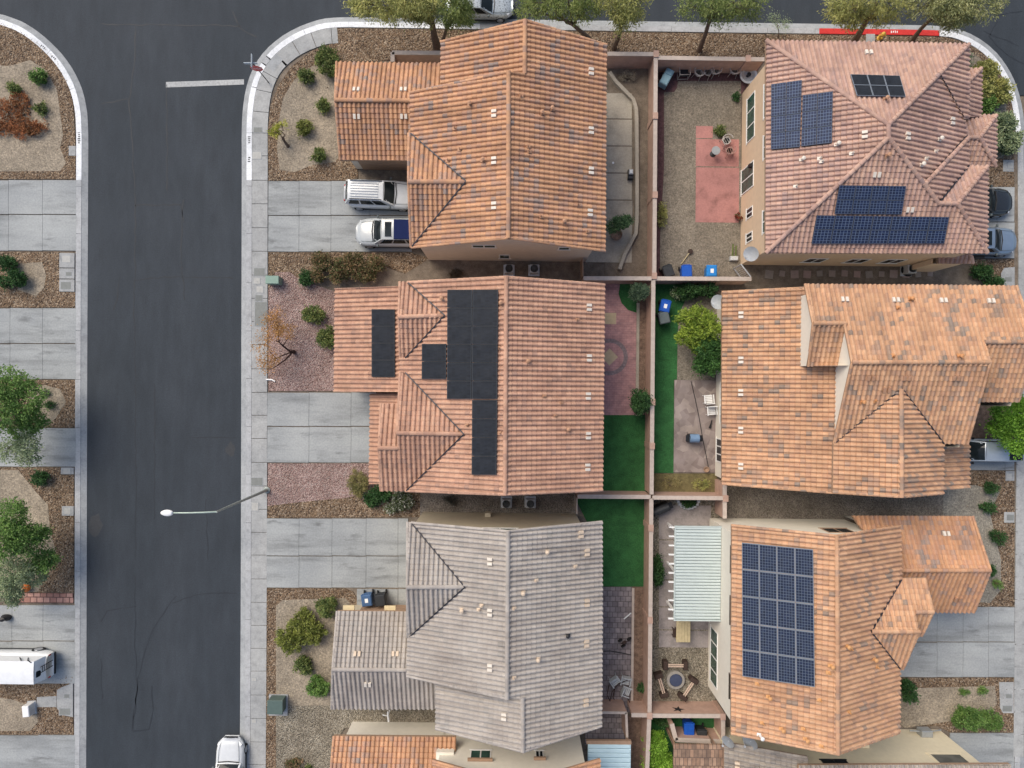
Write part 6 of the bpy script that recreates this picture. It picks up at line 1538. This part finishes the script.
o=P(716,150.5,.7); o.z=0; t=thing('bistro_table','small grey round table on the pink slab','table',o); mb=MB(); mb.lathe([(.27,.68),(.28,.70),(.27,.72),(0,.72)],(0,0,0),18); mb.build('tabletop',M['grey'],t); mb=MB(); mb.tube([(0,0,0),(0,0,.68)],.04,8); mb.lathe([(.2,0),(.2,.03),(.05,.06)],(0,0,0),12); mb.build('pedestal',M['darkmetal'],t)
chair('white slatted chair, upper of the two on the stamped stone patio',706.5,399,R(185),M['white'],'white chairs on the stone patio','slat'); chair('white slatted chair, lower of the two on the stamped stone patio',709.5,410.5,R(5),M['white'],'white chairs on the stone patio','slat')
def grill(label,px,py,rz,lid,z=.9,w=.5,name='barbecue'):
    o=P(px,py,z); o.z=0; t=thing(name,label,'barbecue',o,rz)
    mb=MB(); mb.box(-w*.6,w*.6,-.25,.25,.12,.72); mb.build('cart',M['black'],t)
    mb=MB(); 
    for i in range(7):
        a=math.pi*i/6; 
        for x in (-w*.55,w*.55): mb.v.append((x,.27*math.cos(a),.75+.26*math.sin(a)))
    mb.f=[(2*i,2*i+1,2*i+3,2*i+2) for i in range(6)]+[tuple(range(0,14,2)),tuple(range(13,0,-2))]; mb.build('lid',lid,t)
    for s in (-1,1): mb=MB(); mb.box(*sorted((s*w*.6,s*(w*.6+.22))),-.2,.2,.70,.735); mb.build('side_shelf',M['black'],t)
    for sx in (-1,1): mb=MB(); mb.tube([(sx*w*.5,-.27,.08),(sx*w*.5,-.2,.08)],.08,10); mb.build('wheel',M['tread'],t)
grill('blue lidded barbecue in the middle of the stamped stone patio',695,438.5,R(0),m_plain('faded blue lid',(.16,.25,.38),.4),w=.52)
grill('dark covered grill turned beside the half round planter',661.5,510,R(24),M['bin_black'],w=.95)
o=P(667,76.5,.7); o.z=0; t=thing('storage_cart','pale blue cart standing askew in the mulch corner','cart',o,R(62)); mb=MB(); mb.bbox(-.55,.5,-.27,.27,.15,.78,.05); mb.build('cart_body',m_plain('faded blue',(.22,.36,.42),.5),t); mb=MB(); mb.bbox(.1,.46,-.2,.2,.782,.84,.02); mb.build('lid',m_plain('blue lid',(.17,.29,.36),.5),t)
for sx in (-1,1): mb=MB(); mb.tube([(sx*.4,-.3,.09),(sx*.4,.3,.09)],.09,10); mb.build('wheel',M['tread'],t)
o=P(682,74,0); t=thing('metal_cart','dark open frame cart beside the pale blue one','cart',o,R(3)); mb=MB()
for z in (.1,.75):
    mb=MB(); mb.tube([(-.33,-.38,z),(.33,-.38,z),(.33,.38,z),(-.33,.38,z),(-.33,-.38,z)],.025,5); mb.build('frame',pm,t)
mb=MB(); mb.box(-.3,.3,-.35,.35,.4,.43); mb.build('shelf',M['darkmetal'],t)
for sx in (-1,1):
    for sy in (-1,1): mb=MB(); mb.tube([(sx*.33,sy*.38,0),(sx*.33,sy*.38,.78)],.022,5); mb.build('leg',pm,t)
o=P(748.5,75,.4); o.z=0; t=thing('stone_basin','round pale stone basin beside the tan house corner','basin',o); mb=MB(); mb.lathe([(.25,0),(.3,.1),(.55,.38),(.55,.43),(.42,.42),(.30,.28),(0,.24)],(0,0,0),24); mb.build('bowl',M['lightgrey'],t); mb=MB(); mb.lathe([(.1,.22),(.08,.5),(.14,.52),(0,.55)],(0,0,0),14); mb.build('spout',M['darkmetal'],t)
mb=MB(); mb.tube([P(266,379.5,.05),P(272,379.7,.06),P(275,381.5,.05)],.05,6); single('white_pipe',mb,M['white'],'short white bent pipe lying across the sidewalk edge below the orange dry tree','pipe')
mb=MB(); mb.tube([P(691,381,.03),P(695,398,.03),P(699,417,.03),(P(703,440,.03)),P(707,460,.03),P(709,471,.03)],.022,5); single('power_cable',mb,M['black'],'thin dark cable lying diagonally across the stamped stone patio','cable')
mb=MB(); mb.tube([P(712,420,.05),P(711,424,.1),P(710,428,.05)],[.03,.05,.09],6); single('hand_broom',mb,M['black'],'small black broom lying below the two white slatted chairs','broom')
mb=MB(); q=P(705.5,469,0); mb.lathe([(.1,0),(.17,.2),(.19,.24),(.15,.24),(.13,.12),(0,.1)],q,14); single('plant_pot',mb,M['fascia'],'small brown empty pot at the bottom corner of the stamped stone patio','pot')
o=P(737,217.5,0); t=thing('red_plant','small red leafed plant in a pot at the pink slab corner','plant',o); mb=MB(); mb.lathe([(.12,0),(.17,.25),(.14,.25),(0,.2)],(0,0,0),12); mb.build('pot',M['fascia'],t); mb=MB(); leaves(mb,(0,0,.42),(.26,.26,.2),160,.12,random.Random(9),.1,.5,0,.3); mb.build('foliage',m_leaf('red leaves',[(.28,.05,.04),(.20,.04,.03),(.10,.10,.03)]),t)
# fire pit and benches
o=P(676,680.5,.35); o.z=0; t=thing('fire_pit','round stone fire pit with a dark blue cover','fire pit',o); mb=MB(); mb.lathe([(.58,0),(.58,.33),(.55,.36),(.42,.36),(.40,.30),(.40,.1)],(0,0,0),26); mb.build('ring',m_plain('fire pit stone',(.27,.25,.225),.9),t); mb=MB(); mb.lathe([(.41,.31),(.38,.37),(0,.40)],(0,0,0),24); mb.build('cover',m_plain('dark blue cover',(.05,.062,.11),.6),t)
def bench(label,px,py,rz):
    o=P(px,py,.4); o.z=0; t=thing('fire_pit_bench',label,'bench',o,rz,'benches around the fire pit')
    mb=MB(); mb.bbox(-.62,.62,-.10,-.02,.40,.45,.01); mb.bbox(-.62,.62,.02,.10,.40,.45,.01); mb.build('seat',m_plain('pale pinkish plank',(.50,.38,.30),.8),t)
    for s in (-1,1): mb=MB(); mb.bbox(*sorted((s*.50,s*.78)),-.27,.27,0,.53,.04); mb.build('block_leg',M['wooddark'],t)
bench('bench above the fire pit, set level',675.5,665.5,R(0)); bench('bench left of the fire pit, steeply tilted',661.5,685.5,R(-73)); bench('bench right of the fire pit, tilted the other way',688.5,689,R(57))
o=P(683.5,631,.75); o.z=0; t=thing('wooden_table','pale wooden plank table half under the white patio cover','table',o); mb=MB()
for k in range(5): mb.bbox(-.45+k*.18,-.28+k*.18,-.72,.75,.70,.745,.008)
mb.build('tabletop',M['wood'],t)
for sx in (-1,1):
    for sy in (-1,1): mb=MB(); mb.box(sx*.36-.04,sx*.36+.04,sy*.6-.04,sy*.6+.04,0,.699); mb.build('leg',M['wood'],t)
o=P(675,633,.45); o.z=0; t=thing('dark_stool','dark stool at the left side of the wooden table','stool',o); mb=MB(); mb.bbox(-.14,.14,-.28,.28,.40,.46,.02); mb.build('seat',M['wooddark'],t)
for sx in (-1,1):
    for sy in (-1,1): mb=MB(); mb.box(sx*.1-.02,sx*.1+.02,sy*.22-.02,sy*.22+.02,0,.4); mb.build('leg',M['wooddark'],t)
# half round stone planter
o=P(688,500,0); t=thing('stone_planter','half round planter of pale stones below the dry weed wall','planter',o); mb=MB()
for k in range(11):
    a=math.pi+math.pi*k/10; mb.bbox(.68*math.cos(a)-.11,.68*math.cos(a)+.11,.12+.62*math.sin(a)-.1,.12+.62*math.sin(a)+.1,-.03,.2,.04)
mb.build('stone_ring',M['lightgrey'],t)
# items in the dark paver yard
for lb,px,py,rz in (('pale folding chair lying at the left of the heap on dark pavers',614,678,R(35)),('pale folding chair in the middle of the heap on dark pavers',624.5,677.5,R(-10)),('pale folding chair at the lower end of the heap on dark pavers',625,688,R(70))):
    chair(lb,px,py,rz,m_plain('weathered white',(.46,.48,.48),.6),'pale chairs on the dark pavers','slat')
mb=MB(); 
for pts in ([(610,700,.3),(612,692,.5),(618,684,.5),(628,680,.4)],[(612,705,.2),(607,695,.4),(609,685,.3)],[(622,690,.4),(628,698,.4),(631,706,.2)],[(617,706,.05),(613,697,.05),(615,688,.05)]):
    mb.tube([P(*p) for p in pts],.03,5)
single('branch_heap',mb,M['deadwood'],'bent dark branches and pipes below the pale chairs on dark pavers','branches')
mb=MB(); mb.tube([P(600,651.5,.03),P(610,651,.03),P(622,653,.03),P(631,655,.03)],.03,5); single('garden_hose',mb,M['black'],'black hose lying straight across the dark pavers','hose')
o=P(626,643,.5); o.z=0; t=thing('toy_tricycle','small dark wheeled toy on the dark pavers','toy',o,R(30)); mb=MB(); mb.tube([(-.3,0,.25),(0,0,.3),(.3,0,.5)],.03,6); mb.bbox(-.2,.05,-.1,.1,.3,.36,.02); mb.build('frame',M['wooddark'],t)
for x,y in ((.3,0),(-.25,.2),(-.25,-.2)): mb=MB(); mb.tube([(x,y-.03,.16),(x,y+.03,.16)],.16,12); mb.build('wheel',M['tread'],t)
mb=MB(); a,b=P(624,619,.05),P(631,613,.05); mb.tube([a,b],.05,5); single('plank',mb,M['lightgrey'],'short pale plank lying on the dark pavers','plank')
o=P(631,173.5,.45); o.z=0; t=thing('floor_lantern','small pale and dark lantern beside the curved planter curb','lantern',o); mb=MB(); mb.bbox(-.16,.16,-.3,.3,.02,.35,.03); mb.build('base',M['darkmetal'],t); mb=MB(); mb.bbox(-.13,.13,-.05,.25,.352,.55,.05); mb.build('cap',M['lightgrey'],t)
o=P(613,163,0); mb=MB(); mb.lathe([(.07,.01),(.07,.05),(0,.07)],o,12); single('patio_disc',mb,M['white'],'tiny white disc on the narrow concrete patio','disc')
o=P(616,235,0); t=thing('planter_ring','dark ring pot around the small round tree on the narrow patio','pot',o); mb=MB(); mb.lathe([(.34,0),(.38,.2),(.34,.21),(.31,.12),(0,.11)],(0,0,0),22); mb.build('pot',M['bark'],t)
o=P(688,256,.6); o.z=0; t=thing('leaning_shovel','dark handled shovel lying towards the royal blue bin','shovel',o,R(55)); mb=MB(); mb.tube([(-.5,0,.05),(.35,0,.12)],.03,6); mb.build('handle',M['wood'],t); mb=MB(); mb.lathe([(.0,.1),(.16,.13),(.16,.17),(0,.2)],(.48,0,-.02),12); mb.build('blade',M['wooddark'],t)
o=P(733,259,0); t=thing('trough_planter','grey trough below the tan house corner','planter',o); mb=MB(); mb.bbox(-.25,.25,-.14,.14,0,.3,.03); mb.build('trough',M['lightgrey'],t); mb=MB(); mb.tube([(-.1,.1,.2),(-.1,.9,.3)],.05,6); mb.tube([(.1,.1,.2),(.1,.8,.3)],.05,6); mb.build('stake',M['lf_shrub'],t)
o=P(24.5,588.5,.35); o.z=0; t=thing('orange_pumpkin','orange ball beside the brick edging under the left tree','pumpkin',o); mb=MB(); n=20
orr=m_plain('orange skin',(.60,.16,.03),.5)
for i in range(9):
    a=math.pi*i/8
    for k in range(n):
        th=2*math.pi*k/n; r=.27*math.sin(a)*(1+.06*math.cos(8*th)); mb.v.append((r*math.cos(th),r*math.sin(th),.22+.22*math.cos(a)))
mb.f=[(i*n+k,(i+1)*n+k,(i+1)*n+(k+1)%n,i*n+(k+1)%n) for i in range(8) for k in range(n)]; mb.build('skin',orr,t,smooth=True); mb=MB(); mb.tube([(0,0,.43),(.02,.02,.52)],.03,6); mb.build('stalk',M['trunk'],t)
o=P(388,716,1.2); o.z=0; t=thing('wall_antenna','white antenna bracket between the grey garage and the cream wall','antenna',o); mb=MB(); mb.tube([(0,0,0),(0,0,1.2)],.03,6); mb.build('mast',M['white'],t); mb=MB(); mb.tube([(-.35,.05,1.15),(0,0,1.2),(.1,.38,1.2)],.04,6); mb.tube([(.05,-.35,1.2),(.0,.1,1.25),(.02,.3,1.25)],.07,6); mb.build('panel_arm',M['white'],t)
o=P(1003,724,0)
o=P(3,619,.4); o.z=0; t=thing('garden_statue','dark object at the left edge of the driveway by the brick edging','ornament',o); mb=MB(); mb.lathe([(.18,0),(.22,.15),(.10,.4),(.14,.55),(0,.62)],(0,0,0),14,1.6,1); mb.build('statue_body',M['black'],t); mb=MB(); mb.lathe([(.2,0),(.2,.04)],(0,0,-.01),12); mb.build('plinth',M['grey'],t)

# ================================================================== CAMERA, LIGHT
cd=bpy.data.cameras.new('camera'); cd.sensor_width=36; cd.lens=36*F/1024; cd.clip_end=2000; cd.clip_start=.5
co=bpy.data.objects.new('camera',cd); COL.objects.link(co); co.location=(0,0,H); co.rotation_euler=(0,0,PHI); scene.camera=co
w=bpy.data.worlds.new('World'); scene.world=w; w.use_nodes=True; nt=w.node_tree
bg=nt.nodes['Background']; sky=nt.nodes.new('ShaderNodeTexSky'); sky.sky_type='NISHITA'; sky.sun_disc=False
SUN_EL,SUN_AZ=math.radians(50),math.radians(-42)   # azimuth from +Y towards +X
sky.sun_elevation=SUN_EL; sky.sun_rotation=SUN_AZ; sky.air_density=1.0; sky.dust_density=3.0; sky.ozone_density=1.0
nt.links.new(sky.outputs[0],bg.inputs[0]); bg.inputs[1].default_value=.15
sd=bpy.data.lights.new('sun','SUN'); sd.energy=SUN_E=2.45; sd.angle=math.radians(40); sd.color=(1,.90,.75)
so=bpy.data.objects.new('sun',sd); COL.objects.link(so)
dirv=Vector((math.sin(SUN_AZ)*math.cos(SUN_EL),math.cos(SUN_AZ)*math.cos(SUN_EL),math.sin(SUN_EL)))
so.rotation_euler=(-dirv).to_track_quat('-Z','Y').to_euler(); so.location=dirv*60
vs=scene.view_settings; vs.view_transform='Standard'; vs.look='None'; vs.gamma=1; vs.exposure=.15
scene.render.engine='CYCLES'
